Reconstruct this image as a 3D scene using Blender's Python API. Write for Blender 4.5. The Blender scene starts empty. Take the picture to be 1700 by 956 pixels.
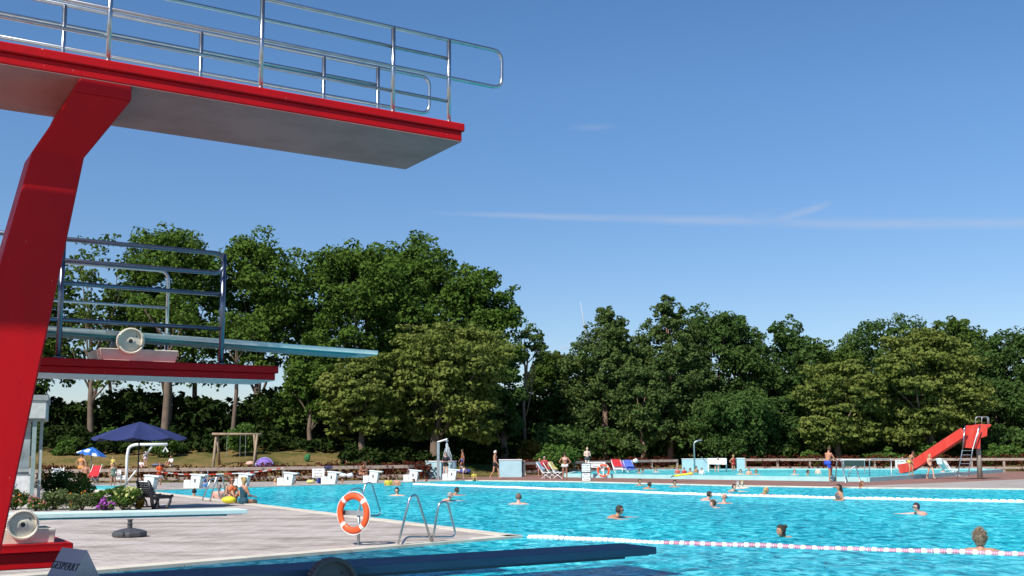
import bpy, math, random
import numpy as np
from mathutils import Vector, Matrix
R = math.radians
sc = bpy.context.scene
COL = sc.collection

# ------------------------------------------------------------------ camera
CAMH = 1.75
FPX, U0, V0 = 1800.0, 850.0, 540.0
PIT, ROL = math.atan(208/1800.0), R(0.2)
_F = Vector((0, math.cos(PIT), math.sin(PIT)))
_U = Vector((0, -math.sin(PIT), math.cos(PIT)))
_R = Vector((1, 0, 0))
CR = _R*math.cos(ROL) - _U*math.sin(ROL)
CU = _R*math.sin(ROL) + _U*math.cos(ROL)
cam_d = bpy.data.cameras.new('camera'); cam = bpy.data.objects.new('camera', cam_d); COL.objects.link(cam)
m = Matrix.Identity(4)
for i in range(3):
    m[i][0], m[i][1], m[i][2] = CR[i], CU[i], -_F[i]
m[2][3] = CAMH
cam.matrix_world = m
cam_d.sensor_width = 36; cam_d.lens = 36*FPX/1700; cam_d.shift_y = (V0-478)/1700
cam_d.clip_end = 20000; cam_d.clip_start = .05
sc.camera = cam

def ray(u, v):
    return (_F + CR*((u-U0)/FPX) - CU*((v-V0)/FPX))
def P(u, v, z=0.0):                      # survey point: where the sight line meets height z
    d = ray(u, v); s = (z-CAMH)/d.z
    return Vector((d.x*s, d.y*s, z))
def Q(u, v, y):                          # survey point at distance y
    d = ray(u, v); s = y/d.y
    return Vector((d.x*s, y, CAMH+d.z*s))
def PL(u, v, p0, n):                     # survey point on a vertical plane
    d = ray(u, v); o = Vector((0, 0, CAMH)); s = (Vector(p0)-o).dot(n)/d.dot(n)
    return o+d*s

# ------------------------------------------------------------------ materials
def new_mat(name):
    mt = bpy.data.materials.new(name); mt.use_nodes = True
    nt = mt.node_tree; b = nt.nodes['Principled BSDF']
    return mt, nt, b
def mat(name, col, rough=.6, metal=0.0, var=0.12, scale=6.0, bump=0.0, spec=.5, coat=0, transl=None, bscale=None):
    mt, nt, b = new_mat(name)
    N, L = nt.nodes, nt.links
    b.inputs['Roughness'].default_value = rough
    b.inputs['Metallic'].default_value = metal
    b.inputs['Specular IOR Level'].default_value = spec
    b.inputs['Coat Weight'].default_value = coat
    tc = N.new('ShaderNodeTexCoord')
    nz = N.new('ShaderNodeTexNoise'); nz.inputs['Scale'].default_value = scale; nz.inputs['Detail'].default_value = 5
    L.new(tc.outputs['Object'], nz.inputs['Vector'])
    rp = N.new('ShaderNodeValToRGB')
    rp.color_ramp.elements[0].position = .3; rp.color_ramp.elements[1].position = .7
    c = col
    rp.color_ramp.elements[0].color = (c[0]*(1-var), c[1]*(1-var), c[2]*(1-var), 1)
    rp.color_ramp.elements[1].color = (min(1, c[0]*(1+var)), min(1, c[1]*(1+var)), min(1, c[2]*(1+var)), 1)
    L.new(nz.outputs['Fac'], rp.inputs['Fac']); L.new(rp.outputs['Color'], b.inputs['Base Color'])
    if bump:
        n2 = N.new('ShaderNodeTexNoise'); n2.inputs['Scale'].default_value = bscale or scale*8; n2.inputs['Detail'].default_value = 4
        L.new(tc.outputs['Object'], n2.inputs['Vector'])
        bp = N.new('ShaderNodeBump'); bp.inputs['Strength'].default_value = bump; bp.inputs['Distance'].default_value = .01
        L.new(n2.outputs['Fac'], bp.inputs['Height']); L.new(bp.outputs['Normal'], b.inputs['Normal'])
    return mt
_mc = {}
def cm(col, rough=.7, **k):
    key = (tuple(round(c, 3) for c in col), rough, tuple(sorted(k.items())))
    if key not in _mc: _mc[key] = mat('plain_%d' % len(_mc), col, rough, **k)
    return _mc[key]

M = {}
M['red'] = mat('red_paint', (.60, .004, .008), .5, var=.10, scale=1.6, bump=.12, bscale=14, spec=.22)
def weathered(name, base, stain, scale=1.3, rough=.8, lo=.45, hi=.72, bump=.15):
    mt, nt, b = new_mat(name); N, L = nt.nodes, nt.links
    b.inputs['Roughness'].default_value = rough
    tc = N.new('ShaderNodeTexCoord')
    n1 = N.new('ShaderNodeTexNoise'); n1.inputs['Scale'].default_value = scale; n1.inputs['Detail'].default_value = 8; n1.inputs['Roughness'].default_value = .65
    L.new(tc.outputs['Object'], n1.inputs['Vector'])
    rp = N.new('ShaderNodeValToRGB'); rp.color_ramp.elements[0].position = lo; rp.color_ramp.elements[1].position = hi
    rp.color_ramp.elements[0].color = (*base, 1); rp.color_ramp.elements[1].color = (*stain, 1)
    L.new(n1.outputs['Fac'], rp.inputs['Fac']); L.new(rp.outputs['Color'], b.inputs['Base Color'])
    n2 = N.new('ShaderNodeTexNoise'); n2.inputs['Scale'].default_value = scale*30; n2.inputs['Detail'].default_value = 4
    L.new(tc.outputs['Object'], n2.inputs['Vector'])
    bp = N.new('ShaderNodeBump'); bp.inputs['Strength'].default_value = bump; bp.inputs['Distance'].default_value = .01
    L.new(n2.outputs['Fac'], bp.inputs['Height']); L.new(bp.outputs['Normal'], b.inputs['Normal'])
    return mt
M['soffit'] = weathered('worn_bounce_tinted_soffit', (.46, .21, .195), (.31, .13, .12), .8, lo=.42, hi=.66)  # white soffit paint with red bounce light mixed into its colour
M['white'] = weathered('white_paint', (.78, .78, .76), (.62, .62, .58), 2.2)
M['block'] = weathered('block_white', (.74, .76, .75), (.52, .55, .54), 2.5)
M['cream'] = weathered('cream_plastic', (.74, .68, .56), (.6, .53, .42), 6, .5)
M['wood'] = weathered('weathered_wood', (.36, .28, .23), (.20, .15, .12), 3.5, .85)
M['pole_wood'] = weathered('pole_wood', (.33, .24, .16), (.19, .13, .09), 4, .85)
M['bark'] = weathered('bark', (.15, .105, .075), (.075, .055, .04), 1.5, .9, bump=.6)
M['pine_bark'] = weathered('pine_bark', (.26, .16, .11), (.12, .08, .06), 1.5, .9, bump=.6)
M['steel'] = mat('brushed_steel', (.46, .47, .49), .30, metal=1.0, var=.1, scale=9)
M['steel_shaded'] = mat('shade_darkened_steel', (.16, .18, .24), .35, metal=1.0, var=.1, scale=9)  # steel of the near rails, their shade put into the colour
M['steel_dull'] = mat('dull_galvanised_steel', (.42, .44, .45), .45, metal=.85, var=.15, scale=9)
M['dark'] = mat('dark_rubber', (.02, .02, .022), .6)
M['grey_metal'] = mat('grey_metal', (.10, .105, .12), .45, metal=.4, scale=12)
M['aqua'] = mat('aqua_board_top', (.64, .84, .81), .75, var=.08, scale=5, bump=.05, bscale=60)
M['aqua_side'] = mat('teal_board_side', (.05, .40, .47), .45, var=.1)
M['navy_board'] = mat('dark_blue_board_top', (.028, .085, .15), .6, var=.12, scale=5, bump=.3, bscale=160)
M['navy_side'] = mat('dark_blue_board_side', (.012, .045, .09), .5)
M['pale_blue'] = mat('pale_blue_wall', (.36, .55, .60), .7, var=.08, scale=2)
M['pool_rim'] = mat('pale_aqua_rim', (.34, .58, .58), .6, var=.08, scale=2)
M['coping'] = weathered('coping_stone', (.66, .60, .49), (.46, .42, .34), 1.6, .8)
M['parasol'] = mat('navy_canvas', (.014, .024, .105), .85, var=.1, scale=3)
M['parasol2'] = mat('bright_blue_canvas', (.02, .14, .50), .8, var=.1, scale=3)
M['orange'] = mat('orange_plastic', (.72, .09, .018), .45, var=.08, scale=5)
M['bench'] = mat('black_bench_plastic', (.012, .012, .018), .45)
M['float_white'] = mat('white_float', (.80, .80, .78), .5)
M['float_red'] = mat('pinkish_red_float', (.60, .22, .32), .5)
M['glass'] = mat('booth_glass', (.20, .25, .27), .08, var=.5, scale=1.5, spec=.8)
M['purple'] = mat('purple_nylon', (.20, .12, .42), .7)
M['charcoal'] = mat('charcoal_plastic', (.06, .06, .068), .6, bump=.1)

def worn_paint(name, base, worn, chip, rough=.5, spec=.22):
    mt, nt, b = new_mat(name); N, L = nt.nodes, nt.links
    b.inputs['Specular IOR Level'].default_value = spec
    tc = N.new('ShaderNodeTexCoord')
    def nz(sc_, det, ro=.6, st=(1, 1, 1)):
        mp = N.new('ShaderNodeMapping'); mp.inputs['Scale'].default_value = st; L.new(tc.outputs['Object'], mp.inputs['Vector'])
        n = N.new('ShaderNodeTexNoise'); n.inputs['Scale'].default_value = sc_; n.inputs['Detail'].default_value = det; n.inputs['Roughness'].default_value = ro; L.new(mp.outputs['Vector'], n.inputs['Vector']); return n.outputs['Fac']
    def ramp(f, lo, hi): r = N.new('ShaderNodeValToRGB'); r.color_ramp.elements[0].position = lo; r.color_ramp.elements[1].position = hi; L.new(f, r.inputs['Fac']); return r.outputs['Color']
    def mix(f, a, c):
        m_ = N.new('ShaderNodeMix'); m_.data_type = 'RGBA'; L.new(f, m_.inputs[0])
        for k, v in ((6, a), (7, c)):
            if isinstance(v, tuple): m_.inputs[k].default_value = (*v, 1)
            else: L.new(v, m_.inputs[k])
        return m_.outputs[2]
    a = mix(ramp(nz(2.2, 7, .7, (1, 1, .35)), .45, .75), base, worn)
    a = mix(ramp(nz(23, 3), .735, .76), a, chip)
    L.new(a, b.inputs['Base Color'])
    rr = N.new('ShaderNodeMapRange'); rr.inputs[3].default_value = rough-.1; rr.inputs[4].default_value = rough+.15; L.new(nz(4, 5), rr.inputs[0]); L.new(rr.outputs[0], b.inputs['Roughness'])
    bp = N.new('ShaderNodeBump'); bp.inputs['Strength'].default_value = .18; bp.inputs['Distance'].default_value = .01; L.new(nz(16, 6, .7), bp.inputs['Height']); L.new(bp.outputs['Normal'], b.inputs['Normal'])
    return mt
M['red'] = worn_paint('red_paint', (.52, .003, .007), (.40, .004, .010), (.62, .30, .28))
M['slide'] = worn_paint('red_fibreglass', (.62, .045, .03), (.66, .10, .075), (.6, .3, .25), .4, .4)
def paving(name, c1, c2, mortar, bw, bh, rot, stain=.35):
    mt, nt, b = new_mat(name); N, L = nt.nodes, nt.links
    b.inputs['Roughness'].default_value = .85
    tc = N.new('ShaderNodeTexCoord'); mp = N.new('ShaderNodeMapping'); mp.inputs['Rotation'].default_value = (0, 0, rot)
    L.new(tc.outputs['Object'], mp.inputs['Vector'])
    br = N.new('ShaderNodeTexBrick'); br.inputs['Scale'].default_value = 1; br.inputs['Brick Width'].default_value = bw; br.inputs['Row Height'].default_value = bh
    br.inputs['Mortar Size'].default_value = .012; br.inputs['Color1'].default_value = (*c1, 1); br.inputs['Color2'].default_value = (*c2, 1); br.inputs['Mortar'].default_value = (*mortar, 1)
    br.inputs['Bias'].default_value = -.3
    L.new(mp.outputs['Vector'], br.inputs['Vector'])
    n1 = N.new('ShaderNodeTexNoise'); n1.inputs['Scale'].default_value = .45; n1.inputs['Detail'].default_value = 9; n1.inputs['Roughness'].default_value = .7
    mp2 = N.new('ShaderNodeMapping'); mp2.inputs['Rotation'].default_value = (0, 0, rot); mp2.inputs['Scale'].default_value = (1, 2.2, 1)
    L.new(tc.outputs['Object'], mp2.inputs['Vector']); L.new(mp2.outputs['Vector'], n1.inputs['Vector'])
    rp = N.new('ShaderNodeValToRGB'); rp.color_ramp.elements[0].position = .46; rp.color_ramp.elements[1].position = .64
    rp.color_ramp.elements[0].color = (1, 1, 1, 1); rp.color_ramp.elements[1].color = (1-stain, 1-stain*1.05, 1-stain*1.15, 1)
    L.new(n1.outputs['Fac'], rp.inputs['Fac'])
    n3 = N.new('ShaderNodeTexNoise'); n3.inputs['Scale'].default_value = 14; n3.inputs['Detail'].default_value = 4
    L.new(tc.outputs['Object'], n3.inputs['Vector'])
    r3 = N.new('ShaderNodeValToRGB'); r3.color_ramp.elements[0].color = (.86, .86, .86, 1); r3.color_ramp.elements[1].color = (1.1, 1.1, 1.1, 1)
    L.new(n3.outputs['Fac'], r3.inputs['Fac'])
    mx = N.new('ShaderNodeMix'); mx.data_type = 'RGBA'; mx.blend_type = 'MULTIPLY'; mx.inputs[0].default_value = 1
    L.new(br.outputs['Color'], mx.inputs[6]); L.new(rp.outputs['Color'], mx.inputs[7])
    m2 = N.new('ShaderNodeMix'); m2.data_type = 'RGBA'; m2.blend_type = 'MULTIPLY'; m2.inputs[0].default_value = 1
    L.new(mx.outputs[2], m2.inputs[6]); L.new(r3.outputs['Color'], m2.inputs[7])
    L.new(m2.outputs[2], b.inputs['Base Color'])
    bp = N.new('ShaderNodeBump'); bp.inputs['Strength'].default_value = .4; bp.inputs['Distance'].default_value = .008
    L.new(br.outputs['Fac'], bp.inputs['Height']); bp.invert = True; L.new(bp.outputs['Normal'], b.inputs['Normal'])
    return mt
M['paving'] = paving('grey_pink_slabs', (.55, .475, .425), (.44, .375, .335), (.30, .25, .225), .5, .25, R(-46), .46)
M['red_paving'] = paving('red_brown_pavers', (.34, .17, .125), (.27, .13, .10), (.2, .11, .09), .2, .1, R(30))
M['concrete'] = paving('concrete_slabs', (.42, .37, .33), (.36, .32, .29), (.28, .25, .22), .6, .6, R(40), .2)

def water(name, deep, mid, shal, hi, sc1=1.0, bumpd=.17, fres=.55, edgeband=None):
    mt = bpy.data.materials.new(name); mt.use_nodes = True; nt = mt.node_tree; N, L = nt.nodes, nt.links
    N.remove(N['Principled BSDF']); out = N['Material Output']
    tc = N.new('ShaderNodeTexCoord')
    mp = N.new('ShaderNodeMapping'); mp.inputs['Rotation'].default_value = (0, 0, R(14)); mp.inputs['Scale'].default_value = (1.25, .8, 1)
    L.new(tc.outputs['Object'], mp.inputs['Vector'])
    # caustic and ripple light painted into the colour as bright and dark streaks
    nd = N.new('ShaderNodeTexNoise'); nd.inputs['Scale'].default_value = 2.9*sc1; nd.inputs['Detail'].default_value = 9; nd.inputs['Roughness'].default_value = .70; nd.inputs['Distortion'].default_value = 1.1
    L.new(mp.outputs['Vector'], nd.inputs['Vector'])
    rp = N.new('ShaderNodeValToRGB'); cr = rp.color_ramp
    cr.elements[0].position = .40; cr.elements[0].color = (*deep, 1)
    cr.elements[1].position = .62; cr.elements[1].color = (*hi, 1)
    for p_, c_ in ((.46, mid), (.53, shal)): e = cr.elements.new(p_); e.color = (*c_, 1)
    L.new(nd.outputs['Fac'], rp.inputs['Fac'])
    w1 = N.new('ShaderNodeTexNoise'); w1.inputs['Scale'].default_value = 2.4*sc1; w1.inputs['Detail'].default_value = 7; w1.inputs['Roughness'].default_value = .72; w1.inputs['Distortion'].default_value = .6
    L.new(mp.outputs['Vector'], w1.inputs['Vector'])
    bp = N.new('ShaderNodeBump'); bp.inputs['Strength'].default_value = 1.0; bp.inputs['Distance'].default_value = bumpd
    L.new(w1.outputs['Fac'], bp.inputs['Height'])
    df = N.new('ShaderNodeBsdfDiffuse'); gl = N.new('ShaderNodeBsdfGlossy'); gl.inputs['Roughness'].default_value = .10
    fr = N.new('ShaderNodeFresnel'); fr.inputs['IOR'].default_value = 1.33
    lf_ = N.new('ShaderNodeTexNoise'); lf_.inputs['Scale'].default_value = .11; lf_.inputs['Detail'].default_value = 3; L.new(tc.outputs['Object'], lf_.inputs['Vector'])
    lr_ = N.new('ShaderNodeValToRGB'); lr_.color_ramp.elements[0].position = .35; lr_.color_ramp.elements[1].position = .65; lr_.color_ramp.elements[0].color = (.80, .80, .86, 1); lr_.color_ramp.elements[1].color = (1.0, 1.12, 1.08, 1); L.new(lf_.outputs['Fac'], lr_.inputs['Fac'])
    ml_ = N.new('ShaderNodeMix'); ml_.data_type = 'RGBA'; ml_.blend_type = 'MULTIPLY'; ml_.inputs[0].default_value = 1; L.new(rp.outputs['Color'], ml_.inputs[6]); L.new(lr_.outputs['Color'], ml_.inputs[7])
    src = ml_.outputs[2]
    if edgeband:  # multiplies the water colour darker in a band along one deck edge
        (px, py, nx, ny) = edgeband
        sx = N.new('ShaderNodeVectorMath'); sx.operation = 'SUBTRACT'; L.new(tc.outputs['Object'], sx.inputs[0]); sx.inputs[1].default_value = (px, py, 0)
        dt = N.new('ShaderNodeVectorMath'); dt.operation = 'DOT_PRODUCT'; L.new(sx.outputs[0], dt.inputs[0]); dt.inputs[1].default_value = (nx, ny, 0)
        dt2 = N.new('ShaderNodeVectorMath'); dt2.operation = 'DOT_PRODUCT'; L.new(sx.outputs[0], dt2.inputs[0]); dt2.inputs[1].default_value = (ny, -nx, 0)
        ad_ = N.new('ShaderNodeMath'); ad_.operation = 'MULTIPLY_ADD'; L.new(nd.outputs['Fac'], ad_.inputs[0]); ad_.inputs[1].default_value = 1.6; L.new(dt.outputs['Value'], ad_.inputs[2])
        mr = N.new('ShaderNodeMapRange'); mr.inputs[1].default_value = 1.6; mr.inputs[2].default_value = 3.6; mr.inputs[3].default_value = 1; mr.inputs[4].default_value = 0; L.new(ad_.outputs[0], mr.inputs[0])
        m3 = N.new('ShaderNodeMapRange'); m3.inputs[1].default_value = 1.5; m3.inputs[2].default_value = 4.5; L.new(dt2.outputs['Value'], m3.inputs[0])
        mm = N.new('ShaderNodeMath'); mm.operation = 'MULTIPLY'; L.new(mr.outputs[0], mm.inputs[0]); L.new(m3.outputs[0], mm.inputs[1])
        md_ = N.new('ShaderNodeMix'); md_.data_type = 'RGBA'; md_.blend_type = 'MULTIPLY'; L.new(mm.outputs[0], md_.inputs[0]); L.new(src, md_.inputs[6]); md_.inputs[7].default_value = (.5, .30, .38, 1); src = md_.outputs[2]
    L.new(src, df.inputs['Color'])
    for nn_ in (gl, fr): L.new(bp.outputs['Normal'], nn_.inputs['Normal'])
    mu = N.new('ShaderNodeMath'); mu.operation = 'MULTIPLY'; mu.inputs[1].default_value = fres; L.new(fr.outputs[0], mu.inputs[0])
    mi_ = N.new('ShaderNodeMath'); mi_.operation = 'MINIMUM'; mi_.inputs[1].default_value = .42; L.new(mu.outputs[0], mi_.inputs[0])
    mx = N.new('ShaderNodeMixShader'); L.new(mi_.outputs[0], mx.inputs[0]); L.new(df.outputs[0], mx.inputs[1]); L.new(gl.outputs[0], mx.inputs[2]); L.new(mx.outputs[0], out.inputs['Surface'])
    return mt
_c, _f = P(865, 890), P(170, 947); _d = (_f-_c).normalized(); _dl = (_c.x, _c.y, -_d.y if False else _d.y*-1, _d.x)
M['water'] = water('pool_water', (.0, .17, .25), (.0, .34, .43), (.03, .48, .57), (.14, .72, .79), edgeband=_dl)
M['water2'] = water('shallow_pool_water', (.02, .28, .34), (.04, .42, .46), (.08, .54, .56), (.4, .8, .8), 1.3)

def grass_mat():
    mt, nt, b = new_mat('dry_grass'); N, L = nt.nodes, nt.links
    b.inputs['Roughness'].default_value = .95; b.inputs['Specular IOR Level'].default_value = .1
    tc = N.new('ShaderNodeTexCoord'); n1 = N.new('ShaderNodeTexNoise'); n1.inputs['Scale'].default_value = .22; n1.inputs['Detail'].default_value = 9; n1.inputs['Roughness'].default_value = .72
    L.new(tc.outputs['Object'], n1.inputs['Vector'])
    rp = N.new('ShaderNodeValToRGB'); cr = rp.color_ramp
    cr.elements[0].position = .38; cr.elements[0].color = (.05, .075, .015, 1)
    cr.elements[1].position = .62; cr.elements[1].color = (.24, .155, .065, 1)
    e = cr.elements.new(.5); e.color = (.16, .12, .042, 1)
    L.new(n1.outputs['Fac'], rp.inputs['Fac']); L.new(rp.outputs['Color'], b.inputs['Base Color'])
    n2 = N.new('ShaderNodeTexNoise'); n2.inputs['Scale'].default_value = 3; n2.inputs['Detail'].default_value = 8
    L.new(tc.outputs['Object'], n2.inputs['Vector'])
    bp = N.new('ShaderNodeBump'); bp.inputs['Strength'].default_value = 1; bp.inputs['Distance'].default_value = .15
    L.new(n2.outputs['Fac'], bp.inputs['Height']); L.new(bp.outputs['Normal'], b.inputs['Normal'])
    return mt
M['grass'] = grass_mat()
def leaf_mat(name, c1, c2, scale=.35, tr=.3):
    mt = bpy.data.materials.new(name); mt.use_nodes = True; nt = mt.node_tree; N, L = nt.nodes, nt.links
    N.remove(N['Principled BSDF']); out = N['Material Output']
    tc = N.new('ShaderNodeTexCoord'); n1 = N.new('ShaderNodeTexNoise'); n1.inputs['Scale'].default_value = scale; n1.inputs['Detail'].default_value = 7; n1.inputs['Roughness'].default_value = .8
    L.new(tc.outputs['Object'], n1.inputs['Vector'])
    rp = N.new('ShaderNodeValToRGB'); rp.color_ramp.elements[0].position = .36; rp.color_ramp.elements[1].position = .66
    rp.color_ramp.elements[0].color = (*c1, 1); rp.color_ramp.elements[1].color = (*c2, 1)
    L.new(n1.outputs['Fac'], rp.inputs['Fac'])
    d = N.new('ShaderNodeBsdfDiffuse'); t = N.new('ShaderNodeBsdfTranslucent'); mx = N.new('ShaderNodeMixShader'); mx.inputs[0].default_value = tr
    L.new(rp.outputs['Color'], d.inputs['Color']); L.new(rp.outputs['Color'], t.inputs['Color'])
    L.new(d.outputs[0], mx.inputs[1]); L.new(t.outputs[0], mx.inputs[2]); L.new(mx.outputs[0], out.inputs['Surface'])
    return mt
M['l_dark'] = leaf_mat('leaf_deep_green', (.054, .106, .018), (.115, .182, .034))
M['l_dark2'] = leaf_mat('leaf_dark_bluish', (.044, .088, .024), (.092, .150, .038))
M['l_mid'] = leaf_mat('leaf_mid_green', (.055, .10, .020), (.105, .155, .034))
M['l_olive'] = leaf_mat('leaf_olive', (.10, .138, .026), (.225, .250, .066), .6)
M['l_pine'] = leaf_mat('leaf_pine', (.060, .105, .032), (.130, .178, .052), .5)
M['l_yellow'] = leaf_mat('leaf_yellowish', (.13, .10, .02), (.22, .16, .03))
M['l_red'] = leaf_mat('leaf_bronze_red', (.075, .022, .014), (.15, .045, .025), 2)
M['l_bush'] = leaf_mat('leaf_bush', (.05, .11, .02), (.12, .20, .045), 1.2)
M['l_bush2'] = leaf_mat('leaf_grey_bush', (.10, .15, .055), (.18, .22, .09), 2)
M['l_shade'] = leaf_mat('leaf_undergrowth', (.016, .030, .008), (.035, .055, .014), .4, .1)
M['f_purple'] = leaf_mat('petal_purple', (.35, .06, .40), (.55, .15, .6), 6)
M['f_orange'] = leaf_mat('petal_orange', (.65, .15, .02), (.8, .3, .03), 6)
M['f_pink'] = leaf_mat('petal_pink', (.65, .18, .22), (.8, .35, .3), 6)
M['f_pale'] = leaf_mat('petal_pale', (.45, .5, .15), (.65, .65, .3), 6)

# ------------------------------------------------------------------ object helpers
_loc = {}
def tag(o, label=None, cat=None, group=None, kind=None):
    if label: o['label'] = label
    if cat: o['category'] = cat
    if group: o['group'] = group
    if kind: o['kind'] = kind
    return o
def thing(name, label, cat, loc=(0, 0, 0), group=None):
    o = bpy.data.objects.new(name, None); COL.objects.link(o); o.location = loc; o.empty_display_size = .3
    _loc[o.name] = Vector(loc)
    return tag(o, label, cat, group)
def link(name, me, parent=None, loc=None):
    o = bpy.data.objects.new(name, me); COL.objects.link(o)
    if parent is not None:
        o.parent = parent; _loc[o.name] = _loc[parent.name].copy()
    else:
        o.location = loc or (0, 0, 0); _loc[o.name] = Vector(loc or (0, 0, 0))
    return o
def dup(root, loc, rotz=None, label=None, group=None, scale=None):
    r = root.copy(); COL.objects.link(r); r.location = loc; _loc[r.name] = Vector(loc)
    if rotz is not None: r.rotation_euler = (0, 0, rotz)
    if scale: r.scale = (scale,)*3
    if label: r['label'] = label
    if group: r['group'] = group
    for ch in list(root.children):
        c = ch.copy(); COL.objects.link(c); c.parent = r
        for g in ch.children:
            d = g.copy(); COL.objects.link(d); d.parent = c
    return r

class MB:
    def __init__(s): s.v = []; s.f = []
    def add(s, vs, fs):
        n = len(s.v); s.v += [tuple(x) for x in vs]; s.f += [tuple(i+n for i in f) for f in fs]; return s
    def box(s, c, size, ax=(1, 0, 0), up=(0, 0, 1)):
        c = Vector(c); x = Vector(ax).normalized(); z = Vector(up); z = (z-x*z.dot(x)).normalized(); y = z.cross(x)
        hx, hy, hz = [k/2 for k in size]
        vs = [c+x*(a*hx)+y*(b*hy)+z*(d*hz) for a in (-1, 1) for b in (-1, 1) for d in (-1, 1)]
        return s.add(vs, [(0, 1, 3, 2), (4, 6, 7, 5), (0, 4, 5, 1), (2, 3, 7, 6), (0, 2, 6, 4), (1, 5, 7, 3)])
    def prism(s, poly, ext):                       # planar polygon (3D points) extruded by vector
        ext = Vector(ext); n = len(poly); p = [Vector(q) for q in poly]
        vs = p+[q+ext for q in p]
        fs = [tuple(range(n))[::-1], tuple(range(n, 2*n))]+[(i, (i+1) % n, n+(i+1) % n, n+i) for i in range(n)]
        return s.add(vs, fs)
    def tube(s, path, r, seg=8, closed=False, cap=True):
        path = [Vector(p) for p in path]; n = len(path)
        rs = r if isinstance(r, (list, tuple)) else [r]*n
        vs = []; fs = []; prev = None
        for i, p in enumerate(path):
            if closed: t = (path[(i+1) % n]-path[i-1])
            else: t = path[min(i+1, n-1)]-path[max(i-1, 0)]
            t = t.normalized() if t.length > 1e-9 else Vector((0, 0, 1))
            if prev is None:
                a = t.orthogonal().normalized()
            else:
                a = (prev-t*prev.dot(t)); a = a.normalized() if a.length > 1e-6 else t.orthogonal().normalized()
            prev = a; b = t.cross(a)
            for k in range(seg):
                an = 2*math.pi*k/seg; vs.append(p+(a*math.cos(an)+b*math.sin(an))*rs[i])
        for i in range(n if closed else n-1):
            j = (i+1) % n
            for k in range(seg):
                k2 = (k+1) % seg; fs.append((i*seg+k, i*seg+k2, j*seg+k2, j*seg+k))
        if cap and not closed:
            fs.append(tuple(range(seg))[::-1]); fs.append(tuple((n-1)*seg+k for k in range(seg)))
        return s.add(vs, fs)
    def lathe(s, prof, c=(0, 0, 0), axis=(0, 0, 1), seg=24, sx=None):
        c = Vector(c); z = Vector(axis).normalized(); a = z.orthogonal().normalized(); b = z.cross(a)
        if abs(z.z) > .99: a = Vector((1, 0, 0)); b = Vector((0, 1, 0))
        vs = []; fs = []; n = len(prof)
        for (r, h) in prof:
            for k in range(seg):
                an = 2*math.pi*k/seg; vs.append(c+z*h+(a*math.cos(an)+b*math.sin(an))*r)
        for i in range(n-1):
            for k in range(seg):
                k2 = (k+1) % seg; fs.append((i*seg+k, i*seg+k2, (i+1)*seg+k2, (i+1)*seg+k))
        fs.append(tuple(range(seg))[::-1]); fs.append(tuple((n-1)*seg+k for k in range(seg)))
        return s.add(vs, fs)
    def ball(s, c, r, seg=10, ring=7, sc=(1, 1, 1)):
        c = Vector(c); vs = []; fs = []
        vs.append(c+Vector((0, 0, r*sc[2]))); 
        for i in range(1, ring):
            th = math.pi*i/ring
            for k in range(seg):
                an = 2*math.pi*k/seg
                vs.append(c+Vector((math.sin(th)*math.cos(an)*r*sc[0], math.sin(th)*math.sin(an)*r*sc[1], math.cos(th)*r*sc[2])))
        vs.append(c-Vector((0, 0, r*sc[2])))
        for k in range(seg): fs.append((0, 1+k, 1+(k+1) % seg))
        for i in range(ring-2):
            for k in range(seg):
                k2 = (k+1) % seg; fs.append((1+i*seg+k, 1+(i+1)*seg+k, 1+(i+1)*seg+k2, 1+i*seg+k2))
        last = len(vs)-1; b0 = 1+(ring-2)*seg
        for k in range(seg): fs.append((last, b0+(k+1) % seg, b0+k))
        return s.add(vs, fs)
    def build(s, name, mt, parent=None, loc=None, smooth=False, bevel=0, recalc=True):
        if parent is not None: o0 = _loc[parent.name]
        elif loc is not None: o0 = Vector(loc)
        else: o0 = Vector((0, 0, 0))
        me = bpy.data.meshes.new(name)
        me.from_pydata([tuple(Vector(p)-o0) for p in s.v], [], s.f); me.update()
        if recalc:
            import bmesh
            bm = bmesh.new(); bm.from_mesh(me); bmesh.ops.recalc_face_normals(bm, faces=bm.faces); bm.to_mesh(me); bm.free()
        me.materials.append(mt)
        if smooth:
            for p in me.polygons: p.use_smooth = True
        o = link(name, me, parent, tuple(o0))
        if bevel:
            b = o.modifiers.new('bevel', 'BEVEL'); b.width = bevel; b.segments = 2; b.limit_method = 'ANGLE'; b.angle_limit = R(40)
        return o
def arcpts(pts, rad, n=5):                          # round the inner corners of a polyline
    pts = [Vector(p) for p in pts]; out = [pts[0]]
    for i in range(1, len(pts)-1):
        a, b, c = pts[i-1], pts[i], pts[i+1]
        r1 = min(rad, (b-a).length*.49, (c-b).length*.49)
        p0 = b+(a-b).normalized()*r1; p2 = b+(c-b).normalized()*r1
        for k in range(n+1):
            t = k/n; out.append(p0*(1-t)**2+b*2*t*(1-t)+p2*t*t)
    out.append(pts[-1]); return out
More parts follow.
